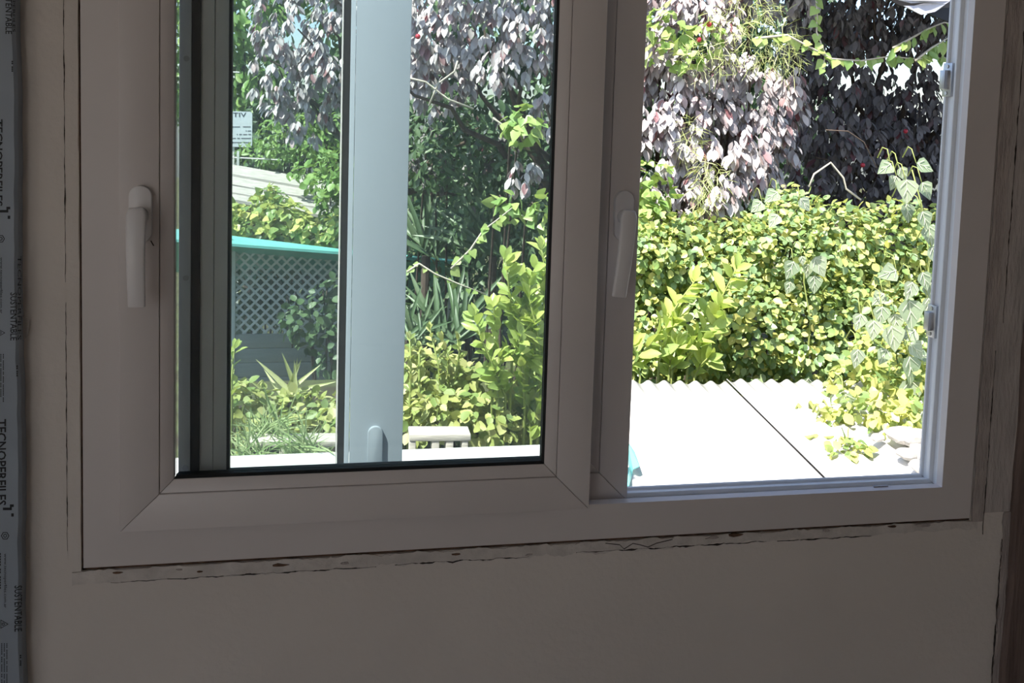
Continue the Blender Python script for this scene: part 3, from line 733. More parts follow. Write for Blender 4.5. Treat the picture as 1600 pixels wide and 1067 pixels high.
# teal sheet sloping over the lattice
tl = [at(170, 345, 5.75), at(525, 388, 5.9), at(715, 406, 6.0)]; tb = [at(170, 366, 5.45), at(525, 393, 5.65), at(715, 409, 5.8)]
bk = [p_+np.array([.0, .9, -.50]) for p_ in tl]  # unseen back slope, added to keep the lattice in shade
v = []
for i in range(3): v += [tb[i], tl[i], bk[i]]
v2 = [p_-np.array([0, 0, .02]) for p_ in v]
b = MB(); f = []
for i in range(2):
    for k in range(2): a = i*3+k; f += [(a, a+1, a+4, a+3), (9+a+3, 9+a+4, 9+a+1, 9+a)]
f += [(0, 3, 12, 9), (3, 6, 15, 12), (0, 9, 10, 1), (1, 10, 11, 2), (2, 11, 14, 5), (5, 14, 17, 8), (6, 7, 16, 15), (7, 8, 17, 16)]
aw = empty('awning', (float(tl[0][0]), 5.75, GZ)); tag(aw, 'teal sheet awning sloping over the lattice screen', 'awning')
b.add(v+v2, f); b.build('sheet', M['teal'], aw)
bb = MB(); q = at(352, 385, 5.70); bb.box((q[0]-.02, 5.68, GZ), (q[0]+.02, 5.72, float(tl[0][2])-.06)); bb.build('pole', M['lattice'], aw)
bb = MB(); q = at(705, 410, 5.95); bb.box((q[0]-.02, 5.93, GZ), (q[0]+.02, 5.97, float(tl[2][2])-.03)); bb.build('pole', M['lattice'], aw)
# weathered timber roof planks behind the hedge
tr_ = empty('timber_canopy', V3(at(440, 330, 7.6))); tag(tr_, 'weathered grey timber plank canopy sloping behind the far hedge', 'canopy')
tr_.location.z = GZ
for (a, c_, h_, Y0) in [((300, 246), (560, 291), 15, 8.1), ((300, 264), (560, 309), 13, 7.95), ((300, 279), (560, 325), 10, 7.75), ((300, 291), (560, 337), 9, 7.6)]:
    P0, P1 = at(a[0], a[1], Y0), at(c_[0], c_[1], Y0); Q0, Q1 = at(a[0], a[1]+h_, Y0-.16), at(c_[0], c_[1]+h_, Y0-.16)
    bb = MB(); dn = np.array([0, 0, -.03]); bb.hexa([Q0+dn, Q1+dn, P1+dn, P0+dn, Q0, Q1, P1, P0]); bb.build('plank', M['greywood'], tr_)
for px in (310, 545):
    q = at(px, 330, 7.8); bb = MB(); bb.box((q[0]-.04, 7.76, GZ), (q[0]+.04, 7.84, q[2]+.12)); bb.build('post', M['greywood'], tr_)
# notice board, its print seen mirrored
sg = empty('notice_sign', V3(at(362, 260, 8.6))); tag(sg, 'pale notice sign with mirrored lettering on a white post', 'sign'); sg.location.z = GZ
A_ = at(338, 173, 8.6); B_ = at(394, 230, 8.6); bb = MB()
rx = .03; pl = []
for (cx_, cz_, a0) in ((B_[0]-rx, A_[2]-rx, 0), (A_[0]+rx, A_[2]-rx, 90), (A_[0]+rx, B_[2]+rx, 180), (B_[0]-rx, B_[2]+rx, 270)):
    for k in range(5): a = math.radians(a0+22.5*k); pl.append((cx_+rx*math.cos(a), cz_+rx*math.sin(a)))
bb.prism(pl, 8.59, 8.605); sign_board = bb.build('board', M['sign'], sg)
bb = MB(); q = at(362, 240, 8.62); bb.box((q[0]-.03, 8.607, GZ), (q[0]+.03, 8.66, A_[2]-.1)); bb.build('post', M['ledge'], sg)
def sign_text(body, pxr, py, hpx, wpx, bold=0.0):
    me = text_mesh(body, 1.0, bold); xs = [v.co.x for v in me.vertices]; ys = [v.co.y for v in me.vertices]
    off = wloc(sg)
    for v in me.vertices:
        u = (v.co.x-min(xs))/(max(xs)-min(xs)); k = (v.co.y-min(ys))/(max(ys)-min(ys))
        q = at(pxr-u*wpx, py-k*hpx, 8.588); v.co = (q[0]-off.x, q[1]-off.y, q[2]-off.z)
    me.materials.clear(); me.materials.append(M['sky_ink']); o = bpy.data.objects.new('printed_text', me); C.objects.link(o); o.parent = sign_board
sign_text('VIT', 385, 183, 7, 21, .01)
for (t_, pr, py, wp) in [('-----  ------', 391.5, 199, 31), ('--- -', 392, 205.5, 8), ('-- --- -- -', 392, 211, 22), ('------- -- ----', 392, 217, 32), ('---- ------', 392, 223.5, 32)]: sign_text(t_, pr, py, 1.6, wp)
# thin rails beside the sign
rl = empty('wire_rail', V3(at(430, 262, 8.3))); rl.location.z = GZ; tag(rl, 'thin white wire rail crossing the green leaves', 'rail')
for (x0, y0, x1, y1) in ((345, 112, 374, 113), (345, 245, 440, 250)):
    bb = MB(); bb.tube([at(x0, y0, 8.2), at(x1, y1, 8.2)], .007, 6); bb.build('wire', M['ledge'], rl)
q = at(372, 250, 8.2); bb = MB(); bb.box((q[0]-.012, 8.19, GZ), (q[0]+.012, 8.21, at(372, 236, 8.2)[2])); bb.build('post', M['lattice'], rl)

# ================================================================ black tarp canopy and clear plastic at the upper right
cp = empty('tarp_canopy', (4.4, 4.2, GZ)); tag(cp, 'black tarp canopy with a sagging clear plastic edge above the dark tree', 'canopy')
q0, q1, q2 = at(1380, -6, 3.0), at(1500, 36, 3.0), at(1500, -60, 3.0)
b = MB(); T = [np.array([2.05, 2.95, 3.05]), np.array([q1[0]-.25, 2.95, q1[2]+.42]), np.array([5.9, 2.9, 2.75]), np.array([5.9, 6.6, 3.2]), np.array([2.35, 6.6, 3.4])]  # sheet out of view, sized to keep sun off the dark tree
b.add(T+[t-np.array([0, 0, .012]) for t in T], [(0, 1, 2, 3, 4), (9, 8, 7, 6, 5)]+[(i, 5+i, 5+(i+1) % 5, (i+1) % 5) for i in range(5)]); b.build('tarp', M['black'], cp)
# hanging dark edge strip that enters the picture
pe = [(1378, -8), (1405, 8), (1432, 14), (1462, 26), (1492, 38), (1520, 46)]; pu = [(1378, -60), (1405, -60), (1432, -60), (1462, -60), (1492, -60), (1520, -60)]
v = [at(x, y, 2.95) for x, y in pe]+[at(x, y, 2.98) for x, y in pu]; v2 = [p_+np.array([0, .012, 0]) for p_ in v]; n = len(pe)
f = []
for i in range(n-1): f += [(i, i+1, n+i+1, n+i), (2*n+n+i, 2*n+n+i+1, 2*n+i+1, 2*n+i), (i, 2*n+i, 2*n+i+1, i+1)]
b = MB(); b.add(v+v2, f); b.build('valance', M['black'], cp)
def plate(name, pts, Y, mat, th=.008, wave=.015):
    v = [at(x, y, Y+wave*math.sin(i*1.9)) for i, (x, y) in enumerate(pts)]; n = len(v); v2 = [p_+np.array([0, th, 0]) for p_ in v]
    bb = MB(); bb.add(v+v2, [tuple(range(n)), tuple(range(2*n-1, n-1, -1))]+[(i, n+i, n+(i+1) % n, (i+1) % n) for i in range(n)]); bb.build(name, mat, cp)
plate('plastic_edge', [(1412, 9), (1428, 9), (1444, 5), (1478, 6), (1470, 13), (1462, 18), (1440, 23), (1428, 17)], 2.90, M['plastic'])
plate('plastic_edge', [(1388, -12), (1490, -12), (1484, 2), (1478, 6), (1444, 4), (1425, 5), (1405, 0)], 2.91, M['plastic'])
for x_, y_ in ((5.6, 3.1), (5.6, 6.3), (2.5, 6.4)):
    bb = MB(); bb.box((x_-.04, y_-.04, GZ), (x_+.04, y_+.04, 3.2 if y_ > 5 else 2.8)); bb.build('post', M['bark'], cp)

# ================================================================ PLANTS
def plant(name, label, cat, base, group=None):
    r = empty(name, (float(base[0]), float(base[1]), GZ)); tag(r, label, cat, group); return r

# --- purple plum trees
def plum(label, trunk_px, trunk_Y, blobs, dens, size, single, mat='l_plum', limbs=9, fruit=(), inner=.3, lo=9, back=None):
    base = at(trunk_px, 300, trunk_Y); base[2] = GZ
    r = plant('plum_tree', label, 'tree', base, 'purple plum trees')
    fork = base.copy(); fork[2] = .9
    b = MB(); pts = [base+(fork-base)*t+np.array([.03*math.sin(t*9), .03*math.cos(t*7), 0]) for t in np.linspace(0, 1, 8)]
    b.tube(pts, list(np.linspace(.085, .06, 8)), 10); b.build('trunk', M['bark'], r, smooth=True)
    tips = []
    for k in range(limbs):
        c, rad = blobs[k % len(blobs)]; tips.append(c+RNG.normal(size=3)*rad*.45)
    branches('branch', r, fork, tips, .035, .006, M['bark'])
    L = Leaves('plum', mat); clumps(L, blobs, dens, size)
    if back: scatter(L, back, 330, size, droop=.85, jitter=.6, inner=.5)
    L.finish(r, single, lo)
    for (px, py, Y) in fruit:
        c = at(px, py, Y); bm = bmesh.new(); bmesh.ops.create_uvsphere(bm, u_segments=12, v_segments=8, radius=.016)
        me = bpy.data.meshes.new('fruit'); bm.to_mesh(me); bm.free(); me.materials.append(M['fruit']); me.polygons.foreach_set('use_smooth', [True]*len(me.polygons))
        o = bpy.data.objects.new('fruit', me); C.objects.link(o); o.parent = r; o.location = V3(c)-wloc(r)
    return r
plum('purple-leaved plum tree with sunlit drooping leaves above the hedge', 1120, 4.6, [
    blob(1060, -30, 4.3, 110, 70), blob(1210, -40, 4.4, 100, 60), blob(1075, 60, 4.0, 100, 80), blob(1180, 150, 4.05, 75, 65), blob(1060, 175, 3.95, 85, 75), blob(1190, 225, 4.0, 50, 50),
    blob(1120, 240, 3.85, 80, 70), blob(1110, 300, 3.75, 55, 45), blob(1020, 250, 3.9, 60, 70), blob(1030, 325, 3.8, 40, 40), blob(960, 150, 4.1, 60, 100)], 800, .08, 300, fruit=((1108, 38, 3.6), (1092, 62, 3.6)))
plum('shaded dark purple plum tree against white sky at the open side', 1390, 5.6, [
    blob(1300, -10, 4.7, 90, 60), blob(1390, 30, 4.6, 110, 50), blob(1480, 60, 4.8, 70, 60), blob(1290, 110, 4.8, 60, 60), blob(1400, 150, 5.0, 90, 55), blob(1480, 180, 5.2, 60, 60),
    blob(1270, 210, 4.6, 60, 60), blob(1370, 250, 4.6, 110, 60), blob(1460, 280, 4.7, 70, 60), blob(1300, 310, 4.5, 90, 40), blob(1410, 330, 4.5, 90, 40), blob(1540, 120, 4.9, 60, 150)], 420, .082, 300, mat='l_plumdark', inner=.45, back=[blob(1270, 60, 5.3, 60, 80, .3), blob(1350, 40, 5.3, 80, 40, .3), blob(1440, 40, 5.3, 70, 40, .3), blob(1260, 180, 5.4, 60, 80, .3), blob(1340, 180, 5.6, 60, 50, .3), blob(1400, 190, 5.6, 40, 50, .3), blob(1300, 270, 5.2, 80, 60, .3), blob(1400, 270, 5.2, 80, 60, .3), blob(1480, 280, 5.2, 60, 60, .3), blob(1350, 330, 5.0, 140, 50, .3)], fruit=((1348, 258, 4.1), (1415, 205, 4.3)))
plum('purple plum tree with pale shining leaves behind the sash glass', 885, 5.0, [
    blob(770, -40, 4.2, 120, 70), blob(830, 40, 4.1, 60, 45), blob(740, 50, 4.3, 60, 40), blob(670, 40, 4.5, 60, 70), blob(800, 100, 4.1, 60, 28), blob(690, 120, 4.7, 60, 50), blob(850, 170, 4.2, 22, 50), blob(820, 275, 3.9, 28, 20)], 700, .075, 260, fruit=((653, 57, 3.9),))
plum('distant purple plum tree beside the green tree behind the left pane', 590, 6.8, [
    blob(470, 30, 6.2, 80, 70), blob(430, 100, 6.2, 45, 50), blob(500, 120, 6.1, 50, 50), blob(470, 180, 6.3, 50, 40), blob(540, 60, 6.2, 70, 90), blob(610, 80, 6.4, 70, 110), blob(520, -60, 6.4, 120, 60)], 480, .08, 240, lo=7)
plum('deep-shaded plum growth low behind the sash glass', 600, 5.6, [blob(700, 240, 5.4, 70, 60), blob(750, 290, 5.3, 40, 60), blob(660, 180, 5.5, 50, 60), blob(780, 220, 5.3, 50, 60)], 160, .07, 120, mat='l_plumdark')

# --- yellow-green ivy hedge behind the roof
def rear_stem(r, tip, back, rad, mat, zf=GZ):
    t = np.array(tip); p0 = np.array([t[0]+random.uniform(-.15, .15), t[1]+back, zf-.02])
    pts = [p0, p0*.5+np.array([t[0], t[1]+back, t[2]])*.5+np.array([random.uniform(-.05, .05), 0, 0]), np.array([t[0], t[1]+back*.6, t[2]-.06]), np.array([t[0], t[1]+back*.25, t[2]+.02]), t]
    b = MB(); b.tube(pts, [rad*1.6, rad*1.3, rad, rad*.7, rad*.4], 6); b.build('stem', M[mat], r, smooth=True)
def shrub(name, label, cat, blobs, dens, size, shape, mat, single, stems=10, droop=.35, jitter=.7, inner=.3, face=.9, lo=9, group=None, zfoot=None, stem_mat='bark', part='leaf', mat2=None):
    c0 = np.mean([b_[0] for b_ in blobs], 0)
    r = plant(name, label, cat, c0, group)
    zf = GZ if zfoot is None else zfoot
    foot = np.array([c0[0], c0[1]+.1, zf-.02])
    for k in range(stems):
        c, rad = blobs[k % len(blobs)]; t = c+RNG.normal(size=3)*rad*.35
        rear_stem(r, t+np.array([0, .05, 0]), .5 if zfoot is None else .15, .007, stem_mat, zf)
    L = Leaves(shape, mat); scatter(L, blobs, dens*(1 if mat2 is None else .62), size, droop, jitter, inner, face); L.finish(r, single, lo, part)
    if mat2:
        L = Leaves(shape, mat2); scatter(L, blobs, dens*.38, size*1.05, droop, jitter, inner, face); L.finish(r, 0)
    return r
shrub('ivy_hedge', 'yellow-green leafy hedge along the far edge of the roof', 'hedge', [
    blob(1010, 400, 3.45, 60, 70), blob(1080, 420, 3.5, 70, 80), blob(1150, 410, 3.45, 70, 80), blob(1230, 400, 3.4, 80, 90), blob(1310, 390, 3.35, 70, 80), blob(1390, 400, 3.4, 70, 80), blob(1460, 400, 3.4, 60, 85),
    blob(1000, 520, 3.35, 60, 80), blob(1090, 520, 3.35, 70, 85), blob(1170, 520, 3.25, 80, 90), blob(1260, 510, 3.2, 80, 90), blob(1340, 520, 3.15, 70, 80), blob(1420, 510, 3.2, 70, 80), blob(1500, 480, 3.2, 60, 120), blob(930, 460, 3.5, 60, 120)],
    1400, .045, 'round', 'l_hedge', 300, 18, lo=8, mat2='l_hedgegreen')
shrub('trailing_ivy', 'ivy clump spilling over the right end of the roof', 'ivy', [
    blob(1340, 600, 2.40, 40, 45), blob(1395, 625, 2.15, 50, 45), blob(1440, 620, 2.10, 45, 60), blob(1380, 560, 2.5, 60, 45), blob(1350, 645, 2.0, 40, 26), blob(1400, 660, 1.88, 42, 26), blob(1442, 655, 1.86, 30, 28), blob(1500, 620, 2.1, 40, 60)], 900, .048, 'round', 'l_hedge', 220, 8, zfoot=RZ+.02, stem_mat='stem')
for (lab, bl) in [('small yellow ivy sprig creeping onto the white roof', [blob(1330, 700, 1.72, 30, 18, .05)]), ('yellow ivy sprig at the roof edge under the grey corner', [blob(1300, 650, 2.06, 20, 14, .05)])]:
    shrub('ivy_sprig', lab, 'ivy', bl, 1500, .042, 'round', 'l_hedge', 60, 3, group='ivy sprigs on the roof', zfoot=RZ+.02, stem_mat='stem')

# --- big-leaved pale ivy at the open jamb, and one shoot in front of the hedge
def big_ivy(label, spots, base_px, Y, size, stem, single=100):
    base = at(base_px[0], base_px[1], Y+.05); r = plant('broad_leaf_ivy', label, 'ivy', base, 'broad-leaved ivy shoots')
    L = Leaves('ivy', 'l_ivy')
    for (px, py, sc, ang) in spots:
        p0 = at(px, py, Y+random.uniform(-.08, .08)); a = math.radians(ang)
        d = np.array([math.sin(a), -.25, -math.cos(a)]); n_ = np.array([random.uniform(-.3, .3), -1.0, .55+random.uniform(-.2, .25)])
        L.add(p0, d, n_, size*sc)
        d = unit(d); n_ = unit(n_-d*(n_@d)); x_ = np.cross(d, n_); s_ = size*sc
        vn = MB()
        for (ax, ay, bx, by) in ((0, .02, 0, .93), (0, .05, .30, .34), (0, .05, -.30, .34), (0, .38, .16, .66), (0, .38, -.16, .66)):
            A_ = p0+x_*ax*s_+d*ay*s_+n_*(.004+.0*s_-.16*ay*ay*s_+.18*abs(ax)*s_); B_ = p0+x_*bx*s_+d*by*s_+n_*(.004-.16*by*by*s_+.18*abs(bx)*s_)
            vn.tube([A_, B_], [.0016, .0009], 4)
        tag(vn.build('leaf_vein', M['vein'], r, fix=False), kind='stuff')
        branches('petiole', r, V3(p0+np.array([0, .10, .02])), [p0], .003, .002, M['stem'], wob=.004, n=3, sides=5)
    sp = MB(); foot_ = at(stem[0][0], stem[0][1], Y+.12); sp.tube([np.array([foot_[0], foot_[1]+.05, GZ])]+[at(x_, y_, Y+.10) for x_, y_ in stem], [.008]+list(np.linspace(.006, .003, len(stem))), 6); sp.build('stem', M['stem'], r, smooth=True)
    L.finish(r, single, 5)
big_ivy('broad-leaved pale ivy climbing beside the open jamb', [
    (1392, 256, .8, -60), (1405, 262, .7, 30), (1432, 255, .85, 70), (1416, 280, 1.1, 0), (1440, 285, .9, 30), (1400, 275, .7, -25), (1415, 318, .9, 10), (1440, 330, .9, 20), (1450, 352, 1.0, 10), (1455, 385, .9, 20),
    (1400, 422, 1.0, -75), (1440, 425, .9, 20), (1452, 440, 1.0, 10), (1425, 440, .9, -20), (1450, 465, .9, -5), (1380, 458, .8, -50), (1378, 478, .9, -10), (1398, 490, .9, 5), (1420, 468, 1.35, 5), (1392, 508, 1.25, 10), (1345, 490, .8, -20), (1365, 500, .9, -5),
    (1430, 515, .9, -60), (1422, 535, 1.0, 40), (1432, 552, .8, 70), (1420, 556, 1.35, 5), (1422, 592, 1.3, 0), (1385, 545, .8, -30), (1340, 545, .9, -10), (1320, 615, 1.0, 20), (1440, 640, .8, 10), (1345, 640, .9, -10), (1410, 640, .8, 5)], (1450, 560), 2.05, .096, [(1462, 660), (1452, 560), (1448, 470), (1452, 400), (1440, 320), (1425, 265)])
big_ivy('broad-leaved pale ivy shoot standing out of the hedge', [(1240, 408, 1.0, -25), (1262, 412, .75, -5), (1272, 402, 1.15, 30), (1272, 430, .95, 0), (1252, 400, .5, 10), (1235, 440, .7, -20), (1262, 590, .9, 0), (1215, 300, .9, -60), (1250, 310, .8, 40), (1190, 315, .8, -50), (1215, 335, .8, -40)], (1260, 560), 2.9, .105, [(1262, 560), (1266, 500), (1256, 440), (1258, 400)])

# --- young bright shoots
def shoots(name, label, stems, Y, size, mat='l_laurel', gap=11, cat='shrub', zf=None):
    c0 = at(stems[0][0][0], stems[0][0][1], Y); r = plant(name, label, cat, c0); L = Leaves('laurel', mat)
    for st in stems:
        P = [at(x, y, Y+random.uniform(-.04, .04)) for x, y in st]
        ft = P[0].copy(); ft[2] = GZ if zf is None else zf; ft[1] += .08
        b = MB(); pts = [ft]+P; b.tube(pts, list(np.linspace(.008, .003, len(pts))), 6); b.build('stem', M['stem'], r, smooth=True)
        for i in range(len(P)-1):
            seg = P[i+1]-P[i]; ln = np.linalg.norm(seg); sc = ((P[i]-CAM)@AF)/F; n = max(1, int(ln/(gap*sc)))
            ax = unit(seg)
            for k in range(n):
                q = P[i]+seg*(k+random.random()*.5)/n; a = random.uniform(0, 6.28)
                side = unit(np.cross(ax, np.array([math.cos(a), math.sin(a)*.6, .3])))
                d = ax*.75+side*.8
                nn = ax*.35+np.array([0, -.75, .45])+RNG.normal(size=3)*.3-side*.2
                L.add(q, d, nn, size*random.uniform(.75, 1.2))
        for k in range(4):
            d = unit(P[-1]-P[-2])+RNG.normal(size=3)*.4; L.add(P[-1], d, np.array([0, -.8, .4])+RNG.normal(size=3)*.3, size*.8)
    L.finish(r, 280, 8)
    return r
shoots('laurel_shrub', 'bright young shrub with large lime leaves in front of the hedge', [
    [(985, 572), (1010, 545), (1040, 505), (1062, 470), (1085, 440)], [(1050, 580), (1070, 545), (1100, 505), (1130, 460), (1150, 420)], [(1045, 590), (1048, 560), (1058, 540)], [(1000, 590), (995, 560), (985, 530)], [(1085, 590), (1095, 570), (1105, 560)], [(1030, 560), (1045, 520), (1060, 500)], [(1075, 560), (1090, 540), (1120, 500), (1125, 480)]], 2.95, .115, gap=5.5)
shoots('laurel_shrub', 'bright leafy shrub pressed up behind the sash glass', [
    [(820, 640), (815, 560), (805, 500), (795, 450), (790, 405)], [(840, 650), (838, 580), (832, 520), (825, 460), (835, 420)], [(790, 620), (770, 570), (752, 530), (742, 495)], [(850, 600), (852, 540), (850, 480), (848, 430)], [(800, 560), (812, 530), (822, 500)], [(770, 600), (785, 560), (800, 540), (815, 480)], [(855, 450), (850, 410), (846, 390)], [(830, 690), (825, 620), (830, 560)], [(780, 560), (775, 510), (770, 480)], [(845, 560), (840, 520), (828, 470), (812, 430)]], 2.6, .085, gap=4.5)

# --- feathery sprays, bright ivy patches, trailing vine
shrub('feathery_shrub', 'feathery yellow-green sprays growing through the plum leaves', 'shrub', [blob(1195, 60, 3.55, 55, 50, .12), blob(1155, 25, 3.6, 50, 30, .10), blob(1110, 75, 3.6, 40, 16, .08), blob(1220, 95, 3.5, 30, 30, .08), blob(1105, 95, 3.6, 50, 22, .08)], 750, .085, 'needle', 'l_feather', 60, 6, droop=.35, jitter=.8, lo=9)
shrub('feathery_shrub', 'narrow feathery yellow-green spray hanging over the hedge top', 'shrub', [blob(1102, 290, 3.4, 24, 42, .08), blob(1080, 215, 3.65, 20, 30, .06)], 1300, .085, 'needle', 'l_feather', 40, 3, droop=.35, jitter=.8)
shrub('climbing_ivy', 'bright green ivy patch high among the purple leaves', 'ivy', [blob(1040, 45, 3.65, 36, 28, .10), blob(1105, 55, 3.65, 28, 26, .08), blob(1050, 90, 3.65, 45, 20, .08)], 380, .06, 'ivy', 'l_vine', 60, 4)
shrub('climbing_ivy', 'bright green ivy below the plum leaves beside the open sash', 'ivy', [blob(1015, 290, 3.55, 36, 40, .10), blob(1000, 340, 3.5, 40, 30, .1)], 420, .065, 'ivy', 'l_vine', 80, 4)
shrub('climbing_ivy', 'green ivy hanging in the shade behind the sash glass', 'ivy', [blob(815, 200, 3.8, 32, 30, .10), blob(790, 320, 3.6, 24, 22, .08), blob(845, 330, 3.5, 20, 40, .06)], 380, .07, 'ivy', 'l_vine', 80, 4)
def vine(label, path, Y, size, n, mat='l_vine', shape='ivy'):
    P = [at(x, y, Y) for x, y in path]; r = plant('trailing_vine', label, 'vine', P[0], 'trailing vines')
    b = MB(); b.tube(P, list(np.linspace(.007, .003, len(P))), 6); b.build('stem', M['twig'], r, smooth=True)
    L = Leaves(shape, mat)
    for k in range(n):
        t = (k+random.random()*.6)/n*(len(P)-1); i = min(int(t), len(P)-2); q = P[i]+(P[i+1]-P[i])*(t-i)
        L.add(q, np.array([random.uniform(-.8, .8), random.uniform(-.4, .1), -.6+random.uniform(-.3, .6)]), np.array([random.uniform(-.4, .4), -1, .6]), size*random.uniform(.7, 1.2))
    L.finish(r, 100, 5)
    return r
vine('pale green vine trailing across the shaded tree top', [(1180, 60), (1230, 55), (1262, 72), (1300, 92), (1345, 95), (1390, 88), (1430, 92), (1490, 90)], 3.3, .065, 30)
vine('green vine tendril hanging beside the lit leaf cluster', [(1275, -10), (1277, 20), (1276, 50), (1290, 85), (1285, 110)], 3.3, .06, 12)
vine('arching leafy vine by the top of the open jamb', [(1395, 75), (1420, 62), (1450, 45), (1475, 35), (1500, 40)], 3.2, .075, 16, shape='laurel')
vine('second arching leafy vine by the top of the open jamb', [(1430, 95), (1455, 75), (1480, 60), (1505, 55)], 3.2, .075, 14, shape='laurel')
vine('bare-stemmed vine reaching across the dark garden', [(636, 425), (655, 412), (680, 428), (720, 445), (760, 460)], 3.4, .045, 9)
vine('thin climbing vine rising past the dark strap leaves', [(705, 420), (735, 390), (755, 360), (775, 345), (800, 325)], 3.4, .06, 12)
for lab, pts in [('bent pale twig standing above the hedge', [(1264, 292), (1272, 272), (1298, 254), (1318, 278), (1322, 295), (1345, 312)]), ('thin dark twig arching in front of the dark tree', [(1290, 203), (1325, 205), (1350, 222), (1370, 262)])]:
    b = MB(); pp = [at(x, y, 3.05) for x, y in pts]; b.tube(pp, .0055 if 'bent' in lab else .003, 6); o = b.build('twig', M['twig' if 'bent' in lab else 'bark'], None, smooth=True); tag(o, lab, 'twig')
for lab, pts in [('thin branch crossing the shade behind the sash glass', [(640, 122), (665, 128), (700, 155), (740, 170)]), ('thin branch rising through the shaded foliage', [(670, 165), (685, 130), (710, 112), (715, 95)]), ('pale stalk slanting behind the sash glass', [(770, 184), (785, 195), (800, 208)])]:
    b = MB(); pp = [at(x, y, 4.0) for x, y in pts]; b.tube(pp, .006, 6); o = b.build('twig', M['twig'], None, smooth=True); tag(o, lab, 'twig')

shrub('evergreen_hedge', 'tall dark evergreen hedge closing the garden behind the trees', 'hedge', [blob(px_, py_, 9.0, 75, 85, .5) for px_ in range(560, 1250, 95) for py_ in (40, 160, 290)]+[blob(px_, 400, 8.6, 75, 90, .5) for px_ in range(560, 1500, 110)], 130, .15, 'laurel', 'l_dark', 0, 20, droop=.5)

# --- left: green tree, shaded vines, far hedge, dark shrub, strap leaves, groundcover
def green_tree(label, px, Y, blobs, dens, size, mat, single=0, lo=8):
    base = at(px, 200, Y); base[2] = GZ; r = plant('leafy_tree', label, 'tree', base); fork = base.copy(); fork[2] = .8
    b = MB(); b.tube([base, (base+fork)/2+np.array([.05, 0, 0]), fork], [.09, .075, .06], 8); b.build('trunk', M['bark'], r, smooth=True)
    branches('branch', r, fork, [c+RNG.normal(size=3)*rad*.3 for c, rad in blobs], .04, .008, M['bark'])
    L = Leaves('laurel', mat); scatter(L, blobs, dens, size, droop=.5, jitter=.7, inner=.35); L.finish(r, single, lo)
green_tree('bright green tree behind the left pane above the sign', 390, 10.0, [blob(370, 30, 9.6, 80, 70), blob(400, 120, 9.6, 60, 60), blob(350, 170, 9.8, 70, 70), blob(430, -40, 9.8, 90, 60), blob(300, 60, 9.8, 70, 120)], 240, .13, 'l_green', 220)
green_tree('dark green tree in the shade beside the sign', 450, 10.4, [blob(440, 200, 9.4, 70, 55), blob(520, 220, 9.6, 70, 60), blob(410, 255, 9.2, 50, 30), blob(560, 160, 9.8, 80, 90)], 200, .13, 'l_dark', 160)
shrub('creeper', 'green creeper lying over the timber canopy', 'creeper', [blob(512, 288, 7.3, 36, 22, .2), blob(480, 268, 7.7, 30, 9, .12), blob(530, 315, 7.1, 36, 22, .2), blob(560, 300, 7.1, 50, 40, .2)], 260, .085, 'round', 'l_green', 150, 4, lo=7)
shrub('far_hedge', 'sunny yellow-green hedge above the teal awning', 'hedge', [blob(350, 345, 6.75, 40, 34), blob(395, 347, 6.75, 40, 32), blob(440, 345, 6.7, 40, 36), blob(490, 360, 6.6, 40, 30), blob(540, 365, 6.6, 40, 34), blob(430, 312, 6.9, 22, 22)], 520, .072, 'ivy', 'l_hedge', 280, 10, lo=7)
shrub('shaded_shrub', 'dark growth filling the shade behind the lattice', 'shrub', [blob(390, 440, 6.6, 50, 70, .2), blob(460, 450, 6.6, 50, 70, .2), blob(530, 450, 6.6, 50, 70, .2)], 520, .10, 'laurel', 'l_dark', 0, 6)  # leaf mass added so the lattice holes look shaded
shrub('shaded_shrub', 'dark shrub growing in front of the lattice screen', 'shrub', [blob(485, 500, 5.5, 36, 40), blob(510, 470, 5.5, 30, 36), blob(520, 540, 5.4, 40, 50), blob(455, 480, 5.6, 18, 20), blob(560, 500, 5.5, 40, 70)], 230, .075, 'round', 'l_dark', 200, 10, lo=7)
shrub('shaded_shrub', 'dark green undergrowth behind the strap leaves', 'shrub', [blob(660, 290, 5.7, 50, 40), blob(720, 320, 5.8, 60, 60), blob(790, 360, 5.6, 60, 70), blob(680, 460, 5.6, 70, 60), blob(770, 460, 5.4, 60, 60), blob(850, 420, 5.4, 50, 120), blob(650, 350, 5.8, 40, 50), blob(860, 250, 5.4, 40, 80), blob(640, 520, 5.5, 60, 60)], 150, .085, 'laurel', 'l_dark', 200, 14, lo=8)
shrub('shaded_shrub', 'leafy green bush under the distant plum tree', 'shrub', [blob(440, 215, 8.3, 40, 34, .3), blob(500, 215, 8.3, 50, 40, .3), blob(540, 260, 7.4, 40, 40, .3), blob(590, 270, 7.3, 50, 60, .3), blob(410, 240, 8.5, 40, 18, .2)], 330, .075, 'laurel', 'l_green', 240, 8, lo=7)
shrub('shaded_shrub', 'mixed green bush under the pale plum leaves behind the glass', 'shrub', [blob(660, 250, 5.0, 40, 40, .3), blob(720, 230, 5.1, 50, 50, .3), blob(790, 260, 5.0, 50, 60, .3), blob(750, 330, 5.1, 60, 50, .3), blob(850, 330, 4.9, 50, 90, .3), blob(690, 190, 5.2, 50, 40, .3), blob(840, 470, 4.9, 50, 60, .3)], 330, .07, 'laurel', 'l_dark', 240, 8, lo=7)
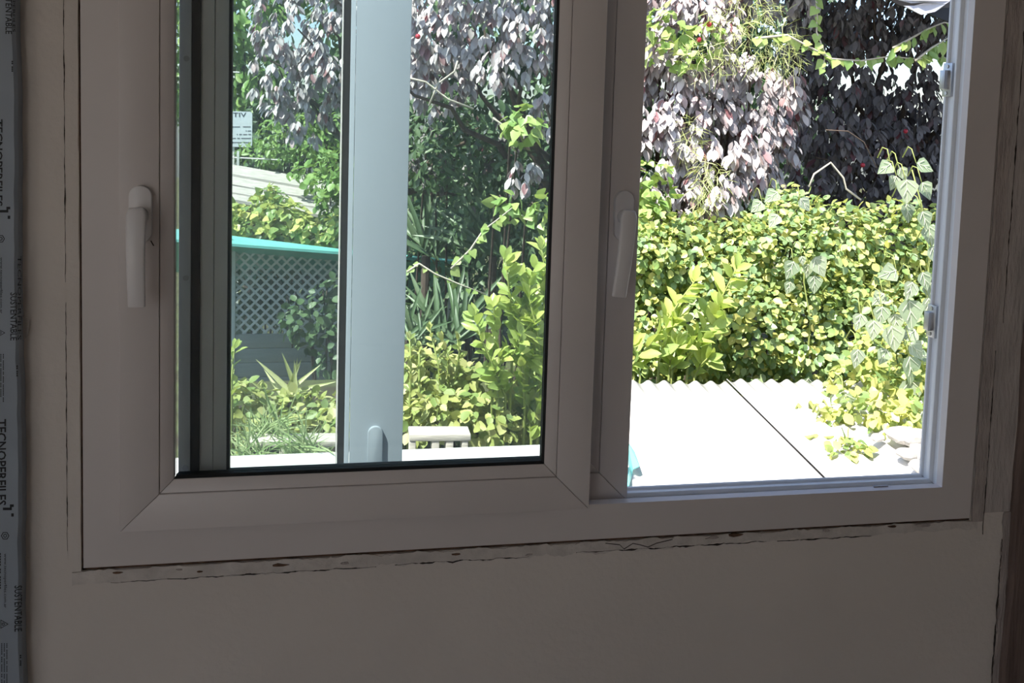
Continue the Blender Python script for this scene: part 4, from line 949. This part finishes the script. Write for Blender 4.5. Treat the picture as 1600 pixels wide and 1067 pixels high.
def strap_clump(label, name, base_px, tips, Y, wide, mat='l_strap', shape='strap', zf=None):
    c0 = at(base_px[0], base_px[1], Y); r = plant(name, label, 'plant', c0); L = Leaves(shape, mat)
    for (px, py) in tips:
        b0 = c0+np.array([random.uniform(-.08, .08), random.uniform(-.08, .08), 0]); t = at(px, py, Y+random.uniform(-.15, .15)); d = t-b0; ln = np.linalg.norm(d)
        L.add(b0, d, np.array([random.uniform(-.2, .2), -.7, .7])+np.array([d[0], 0, 0])*.6, ln)
    st = MB(); st.tube([np.array([c0[0], c0[1], GZ]), c0], [.04, .03], 8); st.build('stalk', M['bark'], r)
    L.finish(r, 100, 5)
def fan(cx_, cy_, r_, n, a0=-70, a1=70):
    return [(cx_+r_*random.uniform(.7, 1.1)*math.sin(math.radians(a)), cy_-r_*random.uniform(.7, 1.1)*math.cos(math.radians(a))) for a in np.linspace(a0, a1, n)]
strap_clump('upright clump of long dark strap leaves behind the glass', 'strap_leaf_plant', (770, 400), fan(770, 400, 130, 22, -60, 30), 5.0, 1)
strap_clump('strap-leaved clump beside the loose sash stile', 'strap_leaf_plant', (665, 400), fan(665, 400, 110, 18, -50, 50), 5.3, 1)
strap_clump('arching grey-green strap leaves low behind the glass', 'strap_leaf_plant', (700, 540), fan(700, 540, 120, 26, -80, 60), 4.6, 1)
strap_clump('drooping strap leaves under the teal edge', 'strap_leaf_plant', (640, 530), fan(640, 530, 80, 16, -60, 80), 4.5, 1)
strap_clump('pale pointed spikes standing over the groundcover', 'spiky_plant', (450, 622), [(400, 560), (441, 551), (459, 562), (464, 560), (470, 562), (501, 568), (525, 595), (412, 575), (385, 590)], 3.3, 1, 'l_yucca', 'spike')
shrub('groundcover', 'sunny pale groundcover leaves below the lattice screen', 'groundcover', [blob(375, 640, 3.1, 40, 40), blob(420, 640, 3.2, 50, 36), blob(480, 640, 3.2, 50, 34), blob(530, 650, 3.1, 40, 36), blob(360, 690, 2.7, 30, 26), blob(440, 670, 2.8, 50, 24), blob(510, 675, 2.75, 40, 20)], 1000, .05, 'round', 'l_ground', 300, 10, zfoot=-.12)
shrub('groundcover', 'sunny yellow-green groundcover behind the timber board', 'groundcover', [blob(650, 600, 2.9, 40, 50), blob(700, 600, 2.9, 50, 50), blob(760, 620, 2.8, 60, 55), blob(820, 640, 2.75, 50, 50), blob(680, 650, 2.65, 60, 32), blob(760, 660, 2.6, 50, 30), blob(870, 640, 2.8, 50, 60), blob(600, 630, 2.9, 50, 50)], 1000, .055, 'round', 'l_ground', 300, 12, zfoot=-.12)
shoots('young_shrub', 'slender shrub with small pale leaves beside the sash stile', [[(640, 640), (642, 570), (640, 530)], [(690, 640), (685, 570), (672, 515)], [(700, 630), (700, 560), (690, 530)], [(710, 600), (718, 550), (715, 530)], [(655, 620), (655, 560), (655, 545)]], 2.75, .05, 'l_ground', gap=6, zf=-.12)
shoots('young_shrub', 'pale leafy sprig at the inner edge of the left pane', [[(362, 640), (362, 590), (366, 545)], [(356, 620), (355, 570), (352, 530)]], 2.6, .06, 'l_laurel', gap=9, zf=-.12)
strap_clump('tufted green grass blades along the low wall', 'grass_tuft', (470, 712), fan(470, 705, 45, 90, -88, 88), ledge_y+.11, 1, 'l_grass', 'grass')
strap_clump('tufted green grass blades at the left end of the low wall', 'grass_tuft', (390, 722), fan(390, 715, 45, 90, -88, 88), ledge_y+.11, 1, 'l_grass', 'grass')
strap_clump('grass blades between the groundcover leaves', 'grass_tuft', (420, 690), fan(420, 680, 45, 90, -85, 85), ledge_y+.3, 1, 'l_grass', 'grass')
